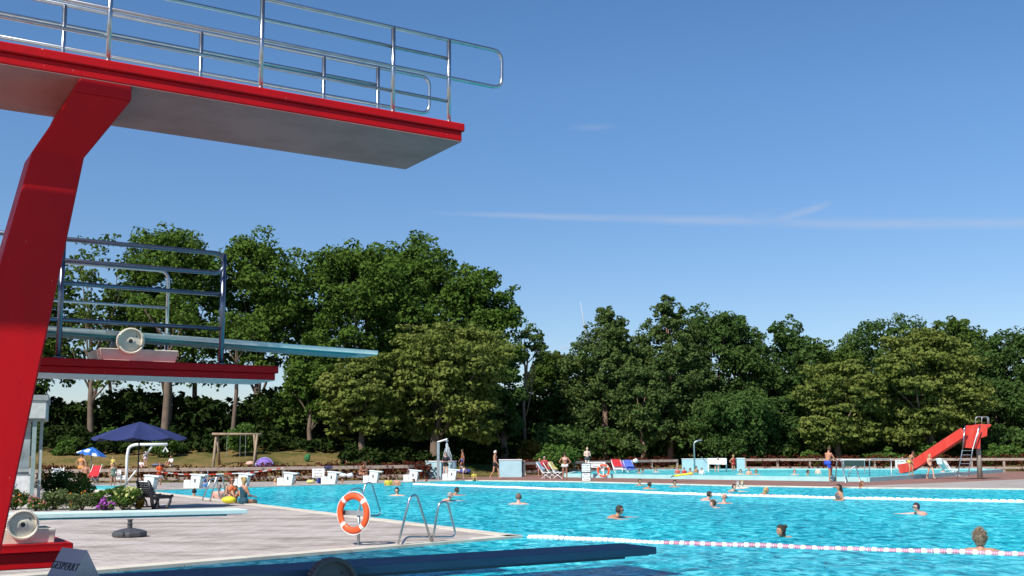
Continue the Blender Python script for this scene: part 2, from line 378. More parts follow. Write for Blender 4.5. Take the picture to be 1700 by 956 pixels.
def text_mesh(body, size, name, mt, parent, origin, xdir, updir, depth=.002, align='CENTER', spacing=1.0):
    cu = bpy.data.curves.new('txt', 'FONT'); cu.body = body; cu.size = size; cu.extrude = depth; cu.align_x = align; cu.align_y = 'CENTER'; cu.resolution_u = 2
    cu.space_line = spacing; cu.space_character = 1.15 if body == 'GESPERRT' else 1.0
    ob = bpy.data.objects.new('txt_tmp', cu); COL.objects.link(ob)
    dg = bpy.context.evaluated_depsgraph_get(); me = bpy.data.meshes.new_from_object(ob.evaluated_get(dg))
    bpy.data.objects.remove(ob); bpy.data.curves.remove(cu)
    x = Vector(xdir).normalized(); y = Vector(updir); y = (y-x*y.dot(x)).normalized(); z = x.cross(y)
    T = Matrix((( x.x, y.x, z.x, origin[0]), (x.y, y.y, z.y, origin[1]), (x.z, y.z, z.z, origin[2]), (0, 0, 0, 1)))
    me.transform(Matrix.Translation(-_loc[parent.name]) @ T)
    me.materials.clear(); me.materials.append(mt)
    return link(name, me, parent)

T = Vector((.848, .530, 0)); T.normalize()           # direction the diving boards point
NN = Vector((-T.y, T.x, 0))                          # away from the camera across the tower
UP = Vector((0, 0, 1))
# ------------------------------------------------------------------ the setting
def struct(name, mb, mt, **k):
    o = mb.build(name, mt, **k); o['kind'] = 'structure'; return o
def slab(poly, z0=-.6, z1=0.0):
    return MB().prism([(p[0], p[1], z0) for p in poly], (0, 0, z1-z0))
WZ = -.035
C_ = P(865, 890); F_ = P(170, 947); K_ = P(236, 814)
W5Z = 5.30
E5 = P(772, 205, W5Z)
W5 = (P(640, 277, W5Z-.2)-E5).dot(NN)
LE = .42                                                # leg set back from the near edge
legplane = E5+NN*LE
R1 = PL(140, 262, legplane, NN); L1 = PL(54, 250, legplane, NN)
R2 = PL(60, 640, legplane, NN); L2 = PL(0, 437, legplane, NN)
def ext_to(a, b, z): s = (z-a.z)/(b.z-a.z); return a+(b-a)*s
RB = ext_to(R1, R2, -.05); LB = ext_to(L1, L2, -.05)
LB = RB - T*max(.6, min(1.1, (RB-LB).dot(T)))
A0 = Vector((RB.x, RB.y, 0))+T*.5
dCF = (F_-C_)
den = dCF.x*(-NN.y)+dCF.y*NN.x
tt = ((A0.x-C_.x)*(-NN.y)+(A0.y-C_.y)*NN.x)/den
I_ = C_+dCF*tt; I_.z = 0
NEAR = A0-NN*14
struct('ground', MB().box((0, 3000, -1.4), (16000, 16000, .4)), M['grass'])
fx_pts = [P(-900, 806), P(0, 803), P(300, 801), P(560, 798), P(700, 796), P(870, 789), P(965, 786.5), P(1060, 784), P(1240, 782), P(1700, 782.5), P(2600, 785)]
def fenceY(x):
    for a, b in zip(fx_pts, fx_pts[1:]):
        if x <= b.x or b is fx_pts[-1]:
            t = (x-a.x)/(b.x-a.x); return a.y+(b.y-a.y)*t
def sm(t): t = max(0, min(1, t)); return t*t*(3-2*t)
def ground_z(x, y):
    o = y-fenceY(x)
    if o < .6: return 0.0
    h = 2.3-1.0*sm((x+8)/30)
    return h*sm((o-.6)/22)+.12*math.sin(x*.31+y*.17)*sm(o/6)
def G(u, y): q = Q(u, 748, y); return Vector((q.x, y, ground_z(q.x, y)))
# pool water: one wide sheet, hidden under the decks where they stand
struct('pool_water', MB().add([(-14, 4, WZ), (60, 4, WZ), (70, 66, WZ), (-26, 70, WZ)], [(0, 1, 2, 3)]), M['water'], recalc=False)
struct('pool_floor', MB().box((22, 36, -.8), (110, 72, .2)), M['pool_rim'])
# decks
struct('paved_deck', slab([I_, C_, K_, (-60, K_.y+4, 0), (-60, I_.y-4, 0)]), M['paving'])
struct('tower_deck', slab([I_, (-60, I_.y-4.02, 0), (-60, -30, 0), (30, -30, 0), NEAR, A0]), M['paving'])
B_ = P(772, 797.3)
far_edge = [B_, P(950, 799.2), P(1220, 806), P(1440, 809.5), P(1700, 811.5), P(2300, 817)]
backline = [Vector((p.x, p.y+.4, 0)) for p in fx_pts]
struct('end_deck', slab([K_, B_]+[Vector((p.x, p.y, 0)) for p in backline[:5]][::-1]+[(-60, K_.y+4.02, 0)]), M['concrete'])
struct('red_paved_deck', slab(far_edge+[Vector((p.x, p.y, 0)) for p in backline[4:]][::-1]), M['red_paving'])
struct('side_path', MB().add([P(1380, 808.6, .004), P(1440, 809.3, .004), P(1700, 811.2, .004), P(2300, 816.5, .004), P(2100, 783, .004), P(1700, 795.5, .004)], [(0, 1, 2, 3, 4, 5)]), M['concrete'], recalc=False)
struct('grass_strip', MB().add([P(752, 788, .004), P(880, 788, .004), P(880, 779, .004), P(752, 779, .004)], [(0, 1, 2, 3)]), M['grass'], recalc=False)
def coping(a, b, w=.38, side=1):
    a, b = Vector(a), Vector(b); a.z = b.z = 0; d = (b-a).normalized(); n = Vector((-d.y, d.x, 0))*side
    mb = MB(); L = (b-a).length; k = max(1, int(L/1.0)); st = L/k
    for i in range(k):
        c = a+d*(st*(i+.5))+n*(w/2-.04)
        mb.box((c.x, c.y, -.28), (st-.012, w, .64-.06+.012), ax=d)
    return mb
mb = MB()
for a, b, s in ((C_, K_, 1), (I_, C_, 1), (K_, B_, 1), (I_, NEAR, -1)):
    q = coping(a, b, .38, s); mb.add(q.v, q.f)
for a, b in zip(far_edge, far_edge[1:]):
    q = coping(a, b, .38, 1); mb.add(q.v, q.f)
struct('pool_coping', mb, M['coping'])
# terrain behind the fence
xs = [-1500, -500, -200, -110]+[i*2.5 for i in range(-36, 60)]+[170, 260, 600, 1600]
offs = [-.5, .3, .8, 1.5, 2.5, 4, 6, 8, 10, 12, 14, 17, 20, 24, 30, 45, 90, 220, 700, 2500]
vs = []; fs = []
for x in xs:
    fy = fenceY(max(-110, min(150, x)))
    for o in offs:
        vs.append((x, fy+o, (-.03 if o < .5 else ground_z(max(-110, min(150, x)), fy+o)-.02) if o < 60 else 2.2-.8*sm((x+8)/30)))
n = len(offs)
for i in range(len(xs)-1):
    for j in range(n-1): fs.append((i*n+j, (i+1)*n+j, (i+1)*n+j+1, i*n+j+1))
struct('grass_bank', MB().add(vs, fs), M['grass'], smooth=True)

# children's pool
pp = [(940, 792), (1200, 796.3), (1330, 798), (1440, 799.7), (1520, 794.5), (1662, 784.3), (1640, 782.9), (1235, 782.6), (1050, 784.6), (955, 788)]
pw = [P(*q) for q in pp]
t2 = thing('raised_pool', "pale aqua rimmed raised children's pool behind the red-brown paving", 'pool', tuple(pw[0]))
MB().add([(p.x, p.y, .16) for p in pw], [tuple(range(len(pw)))]).build('pool_surface', M['water2'], t2, recalc=False)
mb = MB()
for a, b in zip(pw, pw[1:]+pw[:1]):
    d = (b-a).normalized(); nn = Vector((d.y, -d.x, 0))
    c = (a+b)/2
    mb.box((c.x, c.y, .115), ((b-a).length+.12, .30, .25), ax=d)
mb.build('rim', M['pool_rim'], t2)

# ------------------------------------------------------------------ diving tower
tower = thing('diving_tower', 'red concrete five metre diving tower with sloping leg and white soffit', 'diving tower', (RB.x, RB.y, 0))
TL = 9.0
def lay(E, W, z1, z0, o, parent, name, mt, back=TL, bevel=.012):
    c = E-T*(back/2+o/2)+NN*(W/2); c = Vector((c.x, c.y, (z1+z0)/2))
    mbx = MB().box(c, (back-o, W-2*o, z1-z0), ax=T)
    return mbx.build(name, mt, parent, bevel=bevel)
deckp = lay(E5, W5, W5Z, W5Z-.09, 0, tower, 'platform', M['red'])
lay(E5, W5, W5Z-.09, W5Z-.196, .024, tower, 'platform_beam', M['red'])
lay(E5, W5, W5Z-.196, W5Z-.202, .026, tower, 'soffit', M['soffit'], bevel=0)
MB().box(E5-T*4.4+NN*(W5/2)+UP*.004, (8.6, W5-.25, .008), ax=T).build('anti_slip_mat', M['aqua'], tower)
bp = E5+NN*.024
ba = PL(122, 157, bp, NN); bb = PL(218, 174, bp, NN)
ta = (ba-E5).dot(T); tb = (bb-E5).dot(T)
zb = W5Z-.34
def tp(t, n, z): q = E5+T*t+NN*n; return Vector((q.x, q.y, z))
MB().add([tp(ta+.05, .026, W5Z-.2), tp(tb, .026, W5Z-.2), tp(tb, W5-.026, W5Z-.2), tp(ta+.05, W5-.026, W5Z-.2),
          tp(ta, .020, zb), tp(tb, .020, zb), tp(tb, W5-.052, zb), tp(ta, W5-.052, zb)],
         [(0, 1, 2, 3), (4, 7, 6, 5), (0, 4, 5, 1), (1, 5, 6, 2), (2, 6, 7, 3), (3, 7, 4, 0)]).build('crossbeam', M['red'], tower, bevel=.012)
LT = .5
tr, tl = (R1-E5).dot(T), (L1-E5).dot(T); zl = (R1.z+L1.z)/2
rb, lb = (RB-E5).dot(T), (LB-E5).dot(T)
v8 = [tp(ta, .020, zb), tp(tb, .020, zb), tp(tb, W5-.052, zb), tp(ta, W5-.052, zb),
      tp(tl, LE, zl), tp(tr, LE, zl), tp(tr, LE+LT, zl), tp(tl, LE+LT, zl),
      tp(lb, LE, -.05), tp(rb, LE, -.05), tp(rb, LE+LT, -.05), tp(lb, LE+LT, -.05)]
fq = [(0, 3, 2, 1)]
for b0 in (0, 4):
    for k in range(4): fq.append((b0+k, b0+(k+1) % 4, b0+4+(k+1) % 4, b0+4+k))
fq.append((8, 9, 10, 11))
MB().add(v8, fq).build('sloping_leg', M['red'], tower, bevel=.015)
# rear column; then an unseen platform and beam added to cast shade
MB().box(E5-T*7.6+NN*(W5/2)+UP*(-2.7), (.5, .6, 5.0), ax=T).build('rear_column', M['red'], tower, bevel=.015)
H7 = NN*4.75-T*2.4; H7.z = 6.6
for dz, th, o, mt in ((0, .09, 0, 'red'), (-.1, .11, .05, 'red')):
    MB().box(H7+UP*dz, (6.4-o, 1.4-o, th), ax=T).build('shade_platform', M[mt], tower)  # unseen, added to shade the dark blue board
MB().box(H7-T*2.6-UP*3.45, (.5, .7, 6.6), ax=T).build('rear_column', M['red'], tower)  # post under the added unseen platform
HB = E5-T*8.2-NN*1.26; HB.z = 7.5
MB().box(HB, (9.0, .42, .3), ax=T).build('shade_beam', M['red'], tower)  # unseen beam, added and sized to shade the upper leg
MB().box(HB-T*4.0-UP*3.9, (.4, .34, 7.46), ax=T).build('rear_column', M['red'], tower)  # post under the added unseen beam

def posts_rails(parent, plane, posts, zf, hs, left_t, end=None, r=.021, zrail=None, loop=None, flange=True, name='railing_post', mt='steel'):
    """posts: list of T coordinates; hs: rail heights; loop=(t_end, i_top, i_bottom)"""
    def q(t, z): p = plane+T*t; return Vector((p.x, p.y, z))
    for t in posts:
        mbp = MB().tube([q(t, zf), q(t, zf+hs[0])], r*1.12, 10)
        if flange: mbp.lathe([(.055, 0), (.055, .012), (.03, .016)], q(t, zf+.001), seg=14)
        mbp.build(name, M[mt], parent, smooth=True)
    last = max(posts)
    used = set()
    if loop:
        te, a, b = loop; used = {a, b}
        path = [q(left_t, zf+hs[a]), q(te, zf+hs[a]), q(te, zf+hs[b]), q(left_t if b < len(hs) else last, zf+hs[b])]
        MB().tube(arcpts(path, .12, 6), r, 10).build('handrail', M[mt], parent, smooth=True)
    for i, h in enumerate(hs):
        if i in used: continue
        MB().tube([q(left_t, zf+h), q(last, zf+h)], r*.92, 8).build('rail', M[mt], parent, smooth=True)
np_ = E5+NN*.10; np_.z = 0
tpos = [(PL(u, v, np_, NN)-np_).dot(T) for u, v in ((180, 85), (433, 134), (652, 178), (745, 197))]
hs5 = [.95, .735, .52, .25]
te = (PL(833, 100, np_, NN)-np_).dot(T)
posts_rails(tower, np_, [tpos[0]-(tpos[1]-tpos[0])]+tpos, W5Z, hs5, -8.0, loop=(te, 0, 2))
fp_ = E5+NN*(W5+.03); fp_.z = 0
fpos = [(PL(u, v, fp_, NN)-fp_).dot(T) for u, v in ((105, 75), (333, 110), (537, 155), (627, 172))]
zt = PL(627, 112, fp_, NN).z-W5Z; z2 = PL(627, 141, fp_, NN).z-W5Z; zbm = PL(700, 187, fp_, NN).z-W5Z
tef = (PL(713, 150, fp_, NN)-fp_).dot(T)
posts_rails(tower, fp_, fpos, W5Z, [zt, z2, max(.03, zbm)], -8.0, loop=(tef, 0, 2), flange=False)
print('tower', 'W5', W5, 'E5', E5, 'zl', zl, 'RB', RB, 'LB', LB, 'tpos', tpos, 'far rails', zt, z2, zbm, 'I', I_, 'C', C_, 'K', K_, 'B', B_)

# 3 m springboard platform
Z3 = 2.76
E3 = P(463, 608, Z3); W3 = .95
p3 = thing('springboard_platform', 'dark red concrete platform with steel railings behind the sloping leg', 'diving platform', tuple(E3-T*5+Vector((0, 0, -Z3))))
lay(E3, W3, Z3, Z3-.085, 0, p3, 'platform', M['red'], back=6.5)
lay(E3, W3, Z3-.085, Z3-.165, .03, p3, 'platform_beam', M['red'], back=6.5)
lay(E3, W3, Z3-.165, Z3-.171, .032, p3, 'soffit', M['white'], back=6.5, bevel=0)
MB().box(E3-T*5.4+NN*(W3/2)+Vector((0, 0, -.165-1.2)), (.6, .5, 2.42), ax=T).build('column', M['red'], p3)
n3 = E3+NN*.05; n3.z = 0
q3 = [(PL(u, v, n3, NN)-n3).dot(T) for u, v in ((97, 585), (367, 600))]
hs3 = [PL(367, v, n3, NN).z-Z3 for v in (421, 454, 489, 546)]
posts_rails(p3, n3, q3, Z3, hs3, -5.5, loop=(q3[1], 0, 1), r=.027, mt='steel_shaded')
f3 = E3+NN*(W3-.05); f3.z = 0
g3 = (PL(280, 450, f3, NN)-f3).dot(T)
hf3 = [PL(275, v, f3, NN).z-Z3 for v in (450, 511)]
def q_(t, z): p = f3+T*t; return Vector((p.x, p.y, z))
MB().tube(arcpts([q_(-5.5, Z3+hf3[0]), q_(g3, Z3+hf3[0]), q_(g3, Z3)], .12, 6), .02, 10).build('handrail', M['steel'], p3, smooth=True)
MB().tube([q_(-5.5, Z3+hf3[1]), q_(g3, Z3+hf3[1])], .017, 8).build('rail', M['steel'], p3, smooth=True)
MB().tube([q_(g3-2.3, Z3), q_(g3-2.3, Z3+hf3[0])], .02, 8).build('railing_post', M['steel'], p3, smooth=True)

# springboards
def springboard(label, root, tip, zplane, wheel_c, wr, mt_top, mt_side, stand, w=.5, back=1.2, wheel_mat='cream', flip=False):
    d = (tip-root); d0 = d.normalized()
    st = root-d0*back; L = (tip-st).length
    side = NN; upv = side.cross(d0)*-1
    upv = d0.cross(side); upv = upv if upv.z > 0 else -upv
    t = thing('springboard', label, 'springboard', (root.x, root.y, zplane))
    c = (st+tip)/2+side*(w/2)
    b = MB().box(c-upv*.0275, (L, w, .055), ax=d0, up=upv).build('board', mt_top, t, bevel=.004)
    r = MB()
    for k in range(5):
        cc = (st+tip)/2+side*(.07+(w-.14)*k/4)-upv*.068-d0*.12
        r.box(cc, (L-.3, .035, .024), ax=d0, up=upv)
    r.box((st+tip)/2+side*(w/2)-upv*.0585-d0*.02, (L-.1, w-.02, .006), ax=d0, up=upv)
    r.build('board_ribs', mt_side, t)
    # serrated adjusting wheel, its face towards the camera
    seg = 60; wc = Vector(wheel_c); ax = -NN
    a = T; bz = UP
    w2 = MB(); vs = []; fs = []
    prof = [(1.0, -.05), (1.0, .03), (.9, .034), (.86, .028), (.82, -.012), (.3, -.002), (.27, .006), (.16, .006)]
    for (rr, h) in prof:
        for k in range(seg*2):
            an = math.pi*k/seg; rad = wr*rr*(1.0 if rr < .95 else (1.015 if k % 3 < 2 else .965))
            vs.append(wc+ax*h+(a*math.cos(an)+bz*math.sin(an))*rad)
    s2 = seg*2
    for i in range(len(prof)-1):
        for k in range(s2): fs.append((i*s2+k, i*s2+(k+1) % s2, (i+1)*s2+(k+1) % s2, (i+1)*s2+k))
    fs.append(tuple(range(s2)))
    wo = w2.add(vs, fs).build('fulcrum_wheel', M[wheel_mat], t)
    MB().lathe([(wr*.162, -.03), (wr*.162, .0055)], wc, ax, 18).build('axle_hole', M['dark'], wo)
    hp = wc+a*wr*.42+bz*wr*.38
    MB().lathe([(wr*.055, -.03), (wr*.055, .0)], hp, ax, 12).build('bolt', M['dark'], wo)
    MB().tube([wc-ax*.02, wc-ax*(.02+w+.25)], .07, 16).build('fulcrum_roller', M['dark'], t, smooth=True)
    MB().prism(stand, NN*(w+.22)).build('stand', M['cream'] if wheel_mat == 'cream' else M['grey_metal'], t, bevel=.01)
    # rear anchor
    ac = st+d0*.3+side*(w/2); h = ac.z-.06-zplane
    MB().box((ac.x, ac.y, zplane+h/2), (.35, w+.1, h), ax=T).build('rear_anchor', M['grey_metal'], t)
    return t
o3 = E3+NN*.32
s3 = PL(75, 540, o3, NN); e3 = PL(628, 582, o3, NN)
w3p = E3+NN*.16
st3 = [PL(u, v, w3p+NN*.03, NN) for u, v in ((166, 577), (297, 582), (291, 596.5), (172, 592))]
for k in (2, 3): st3[k].z = Z3
springboard('pale aqua three metre springboard with cream wheel on the railed platform', s3, e3, Z3, PL(217, 566, w3p, NN), .148, M['aqua'], M['aqua_side'], st3, back=1.4)
Z1 = .63
E1 = P(122, 901, Z1); W1 = 1.2
p1 = thing('low_springboard_plinth', 'low bright red concrete plinth at the left edge under cream wheel', 'diving platform', tuple(E1-T*3+Vector((0, 0, -Z1))))
lay(E1, W1, Z1, Z1-.10, 0, p1, 'platform', M['red'], back=4.5)
lay(E1, W1, Z1-.10, Z1-.30, .06, p1, 'platform_beam', M['red'], back=4.5)
MB().box(E1-T*3.2+NN*(W1/2)+Vector((0, 0, -.33-.17)), (2.4, .9, .38), ax=T).build('footing', M['red'], p1)
o1 = E1+NN*.32
s1 = PL(20, 854, o1, NN); e1 = PL(411, 846, o1, NN)
w1p = E1+NN*.12
st1 = [PL(u, v, w1p+NN*.03, NN) for u, v in ((-8, 879), (93, 878), (90, 898), (-4, 900))]
for k in (2, 3): st1[k].z = Z1
springboard('pale aqua one metre springboard with cream wheel above the paved deck', s1, e1, Z1, PL(38, 871, w1p, NN), .182, M['aqua'], M['aqua_side'], st1, back=1.6)
# near dark board
e0 = P(1090, 908, 1.0)
s0 = e0-T*3.9
E0 = Vector((e0.x, e0.y, .66))-NN*.3-T*2.2; E0.z = .66
p0 = thing('low_springboard_plinth', 'low red plinth carrying the shaded dark blue springboard', 'diving platform', tuple(E0-T*2+Vector((0, 0, -.66))))
lay(E0, 1.2, .66, .56, 0, p0, 'platform', M['red'], back=4.2)
lay(E0, 1.2, .56, .36, .06, p0, 'platform_beam', M['red'], back=4.2)
MB().box(E0-T*2.9+NN*.6+Vector((0, 0, -.33-.17)), (2.0, .9, .38), ax=T).build('footing', M['red'], p0)
wp0 = e0-NN*.2
wc0 = PL(552, 969, wp0, NN); wr0 = (PL(552, 926, wp0, NN)-wc0).length
st0 = [wc0-T*.35-UP*.02, wc0+T*.3-UP*.02, wc0+T*.3, wc0-T*.35]
for k in (2, 3): st0[k].z = .66
st0 = [p+NN*.03 for p in st0]
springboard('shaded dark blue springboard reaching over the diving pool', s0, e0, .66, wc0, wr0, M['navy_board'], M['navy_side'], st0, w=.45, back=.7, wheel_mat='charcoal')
# closed sign straddling the board
ra, rb_ = P(103, 908, 1.18), P(145, 913, 1.18)
rd = (rb_-ra).normalized(); hb = .085
def sg(o, s, z): q = o+T*(s*hb); return Vector((q.x, q.y, z))
zb0 = 1.004
t = thing('closed_sign', 'grey tent-shaped sign lettered GESPERRT standing on the dark blue board', 'sign', (ra.x, ra.y, zb0))
thk = .006
MB().add([ra, rb_, sg(rb_, -1, zb0), sg(ra, -1, zb0), sg(ra, 1, zb0), sg(rb_, 1, zb0)], [(0, 3, 2, 1), (0, 1, 5, 4), (1, 2, 5), (0, 4, 3), (2, 3, 4, 5)]).build('sign_body', mat('sign_grey', (.30, .31, .34), .5, var=.08, scale=9), t, bevel=.003)
fc = (ra+rb_)/2*.42+(sg(rb_, -1, zb0)+sg(ra, -1, zb0))/2*.58
upd = (ra-sg(ra, -1, zb0)).normalized(); fn = rd.cross(upd)
fc = fc+fn*.0015
text_mesh('GESPERRT', .066, 'lettering', M['dark'], t, fc, rd, upd)
# ------------------------------------------------------------------ vegetation
def np_mesh(name, V, F, mt, parent=None, loc=None):
    o0 = _loc[parent.name] if parent is not None else Vector(loc or (0, 0, 0))
    me = bpy.data.meshes.new(name)
    V = V-np.array(o0); k = F.shape[1]
    me.vertices.add(len(V)); me.vertices.foreach_set('co', V.astype(np.float32).ravel())
    me.loops.add(F.size); me.loops.foreach_set('vertex_index', F.astype(np.int32).ravel())
    me.polygons.add(len(F)); me.polygons.foreach_set('loop_start', np.arange(0, F.size, k, dtype=np.int32))
    me.update(calc_edges=True); me.materials.append(mt)
    return link(name, me, parent, tuple(o0))
def leaf_quads(rng, Pn, Nn, size, aspect=.62):
    n = len(Pn)
    r = rng.normal(size=(n, 3)); a = np.cross(Nn, r); a /= np.linalg.norm(a, axis=1)[:, None]+1e-9
    b = np.cross(Nn, a); b /= np.linalg.norm(b, axis=1)[:, None]+1e-9
    s = size*rng.uniform(.6, 1.25, n)[:, None]
    V = np.empty((n, 4, 3)); V[:, 0] = Pn-a*s; V[:, 1] = Pn-b*s*aspect+Nn*s*.15; V[:, 2] = Pn+a*s; V[:, 3] = Pn+b*s*aspect+Nn*s*.15
    return V.reshape(-1, 3), np.arange(n*4).reshape(n, 4)
def clumps(rng, centers, radii, nleaf, size, flat=.7, droop=0, bias=.55):
    """leaves gathered on clump shells: light reaches their tops, gaps stay between them"""
    Ps = []; Ns = []
    for c, r in zip(centers, radii):
        k = max(8, int(nleaf*rng.uniform(.7, 1.3)))
        d = rng.normal(size=(k, 3)); d[:, 2] = d[:, 2]*.9+.25; d /= np.linalg.norm(d, axis=1)[:, None]
        rr = r*rng.uniform(.35, 1.0, k)**.5
        p = c+d*rr[:, None]*np.array([1, 1, flat])
        nn = d*bias+rng.normal(size=(k, 3))*.45+np.array([0, 0, .35]); nn /= np.linalg.norm(nn, axis=1)[:, None]
        Ps.append(p); Ns.append(nn)
    return leaf_quads(rng, np.concatenate(Ps), np.concatenate(Ns), size)
def crown_points(rng, c, rad, n, shape, zlo=-1):
    """lobe centres inside the crown envelope"""
    out = []
    while len(out) < n:
        p = rng.uniform(-1, 1, 3)
        if p[2] < zlo: continue
        if shape == 'cone':
            w = (1-max(0, p[2])**1.7)**.75*(1 if p[2] > 0 else 1+.1*p[2]); rr = math.hypot(p[0], p[1])
            if rr > w or rr < w*.35: continue
        elif shape == 'dome':
            w = math.sqrt(max(0, 1-max(0, p[2])**2))*(1 if p[2] > 0 else 1+.25*p[2]); rr = math.hypot(p[0], p[1])
            if rr > w or (rr < w*.45 and p[2] < .5): continue
        else:
            L_ = np.linalg.norm(p)
            if L_ > 1 or L_ < .5: continue
        out.append(c+p*rad)
    return np.array(out)
def limb(mb, a, b, r0, r1, rng, sag=.12):
    a, b = Vector(a), Vector(b); m_ = (a+b)/2+Vector((rng.uniform(-1, 1), rng.uniform(-1, 1), rng.uniform(-.2, 1)))*(b-a).length*sag
    pts = [a*(1-t)**2+m_*2*t*(1-t)+b*t*t for t in (0, .25, .5, .75, 1)]
    mb.tube(pts, [r0+(r1-r0)*t for t in (0, .25, .5, .75, 1)], 6)
TREES = []
def tree(label, u, y, vtop, hw, vlow, shape='dome', leaf='l_dark', seed=1, lobes=26, sub=10, nleaf=26, size=.24, lobe_r=.30, trunk_r=.32, lean=0, cat='tree', name='tree', group=None, bark='bark', flat=.7, du=0, hy=None, limbs=7, uc=None):
    """u: pixel column of the trunk, y distance; vtop/vlow crown top and underside, hw half width in px"""
    if leaf in ('l_dark', 'l_dark2', 'l_mid') and nleaf > 20: nleaf = int(nleaf*1.5); size *= .80
    if u >= 860: y += 14
    if leaf in ("l_dark", "l_dark2", "l_mid") and hw > 45: hw *= 1.14
    rng = np.random.default_rng(seed)
    base = G(u, y); top = Q(u, vtop, y); low = Q(u, vlow, y)
    ppm = FPX/y; rw = hw/ppm; cx = Q(uc if uc is not None else u, 700, y).x
    rz = (top.z-low.z)/2; c = np.array([cx, y, (top.z+low.z)/2])
    lr = lobe_r*1.18*min(rw, rz*1.2); lobes = int(lobes*1.7)
    rad = np.array([max(.3, rw-lr*.7), hy or max(.3, rw-lr*.7)*.9, max(.3, rz-lr*.65)])
    t = thing(name, label, cat, tuple(base), group)
    L_ = crown_points(rng, c, rad, lobes, shape)
    if shape == 'cone':
        ax_ = [np.array([cx+rng.uniform(-.2, .2), y+rng.uniform(-.2, .2), c[2]+rz*(f*2-1)-.3]) for f in np.linspace(.84, .97, 4)]
        L_ = np.concatenate([L_, np.array(ax_)])
    cs = []; rs = []
    for p in L_:
        if shape == 'cone': lr = lobe_r*1.18*min(rw, rz*1.2)*(1.08-.55*max(0, (p[2]-c[2])/rz*.5+.5)**2.2)
        r0 = lr*rng.uniform(.75, 1.2)
        for k in range(sub):
            d = rng.normal(size=3); d[2] = d[2]*.8+.2; d /= np.linalg.norm(d)
            cs.append(p+d*r0*rng.uniform(.55, 1.0)*np.array([1, 1, .8])); rs.append(r0*rng.uniform(.30, .52)*(1.45 if leaf == 'l_olive' else 1))
    V, F = clumps(rng, cs, rs, nleaf, size, flat)
    np_mesh('crown', V, F, M[leaf], t)
    mb = MB(); tr = trunk_r
    b = Vector(base)-UP*.2; fork = Vector((base.x*.5+cx*.5+lean*.5, y, low.z+(top.z-low.z)*(.25 if shape != 'cone' else .8)))
    mid = (b+fork)/2+Vector((rng.uniform(-.3, .3), rng.uniform(-.3, .3), 0))
    mb.tube([b, b+UP*.5, mid, fork], [tr*1.35, tr, tr*.8, tr*.45 if shape != 'cone' else .05], 9)
    idx = rng.permutation(len(L_))[:limbs]
    for i in idx:
        zz = rng.uniform(.35, .95); st = b.lerp(fork, zz) if zz < .5 else mid.lerp(fork, (zz-.5)*2)
        limb(mb, st, L_[i], tr*.38, tr*.08, rng)
    mb.build('trunk', M[bark], t, smooth=True)
    return t
B = 'broad trees behind the left bank'
tree('airy thin-crowned tree at the far left with sky showing between its bare limbs', 150, 82, 378, 72, 650, leaf='l_mid', seed=3, lobes=22, sub=6, nleaf=12, size=.17, lobe_r=.24, limbs=16, trunk_r=.26)
tree('tall dark green tree with a round top behind the upper railing', 275, 84, 368, 95, 650, leaf='l_dark', seed=4, lobes=34, sub=10, nleaf=30, size=.22, lobe_r=.30, limbs=9, trunk_r=.42, group=None)
tree('tall dark green round tree just left of the widest crown', 428, 86, 380, 80, 640, leaf='l_dark', seed=5, lobes=34, sub=10, nleaf=28, size=.22, lobe_r=.32, trunk_r=.36, group=None)
tree('left half of the widest dark green crown above the board tip', 585, 88, 392, 105, 660, leaf='l_dark', seed=6, lobes=42, sub=10, nleaf=30, size=.23, lobe_r=.28, trunk_r=.4)
tree('broadest and highest dark green tree behind the olive lime tree', 690, 92, 382, 105, 680, leaf='l_dark', seed=7, lobes=46, sub=10, nleaf=30, size=.23, lobe_r=.28, trunk_r=.45)
tree('right shoulder of the dark green tree group with sky to its right', 790, 90, 425, 76, 690, leaf='l_dark', seed=8, lobes=34, sub=10, nleaf=30, size=.22, lobe_r=.32, trunk_r=.35)
tree('lower dark tree hanging under the tall ones beside the board', 515, 80, 545, 50, 720, leaf='l_dark', seed=9, lobes=20, sub=10, nleaf=26, size=.2, lobe_r=.34, trunk_r=.2)
tree('small leafy tree behind the wooden swing frame', 475, 84, 650, 48, 750, leaf='l_mid', seed=31, lobes=14, sub=8, nleaf=22, size=.2, lobe_r=.36, trunk_r=.2)
tree('pale olive lime tree with a wide dense crown in the middle of the bank', 722, 79, 518, 112, 735, leaf='l_olive', seed=10, lobes=54, sub=12, nleaf=30, size=.17, lobe_r=.20, trunk_r=.4, flat=.26, uc=745)
tree('pale olive lime tree, lower and left of its taller neighbour', 600, 77, 572, 70, 728, leaf='l_olive', seed=11, lobes=34, sub=12, nleaf=26, size=.17, lobe_r=.22, trunk_r=.25, flat=.26)
tree('slender pine with a bare leaning trunk and tufted top against the sky', 872, 82, 538, 30, 610, 'round', 'l_pine', 12, lobes=12, sub=6, nleaf=18, size=.14, lobe_r=.34, trunk_r=.16, bark='pine_bark', uc=882, limbs=10, cat='pine tree', name='pine_tree')
tree('yellowish tree filling the gap beside the slender pine', 915, 88, 582, 50, 735, leaf='l_mid', seed=13, lobes=26, sub=9, nleaf=26, size=.2, lobe_r=.32)
tree('golden topped small tree left of the pointed pines', 920, 92, 580, 38, 640, leaf='l_yellow', seed=14, lobes=12, sub=8, nleaf=26, size=.2, lobe_r=.4, trunk_r=.15)
tree('dark leafy tree between the lime tree and the slender pine', 838, 86, 585, 40, 735, leaf='l_dark2', seed=32, lobes=20, sub=9, nleaf=26, size=.2, lobe_r=.34)
tree('left pointed dense pine with boughs down to the hedge', 1005, 84, 503, 84, 745, 'cone', 'l_pine', 15, lobes=85, sub=10, nleaf=28, size=.15, lobe_r=.22, trunk_r=.3, bark='pine_bark', cat='pine tree', name='pine_tree', uc=1010)
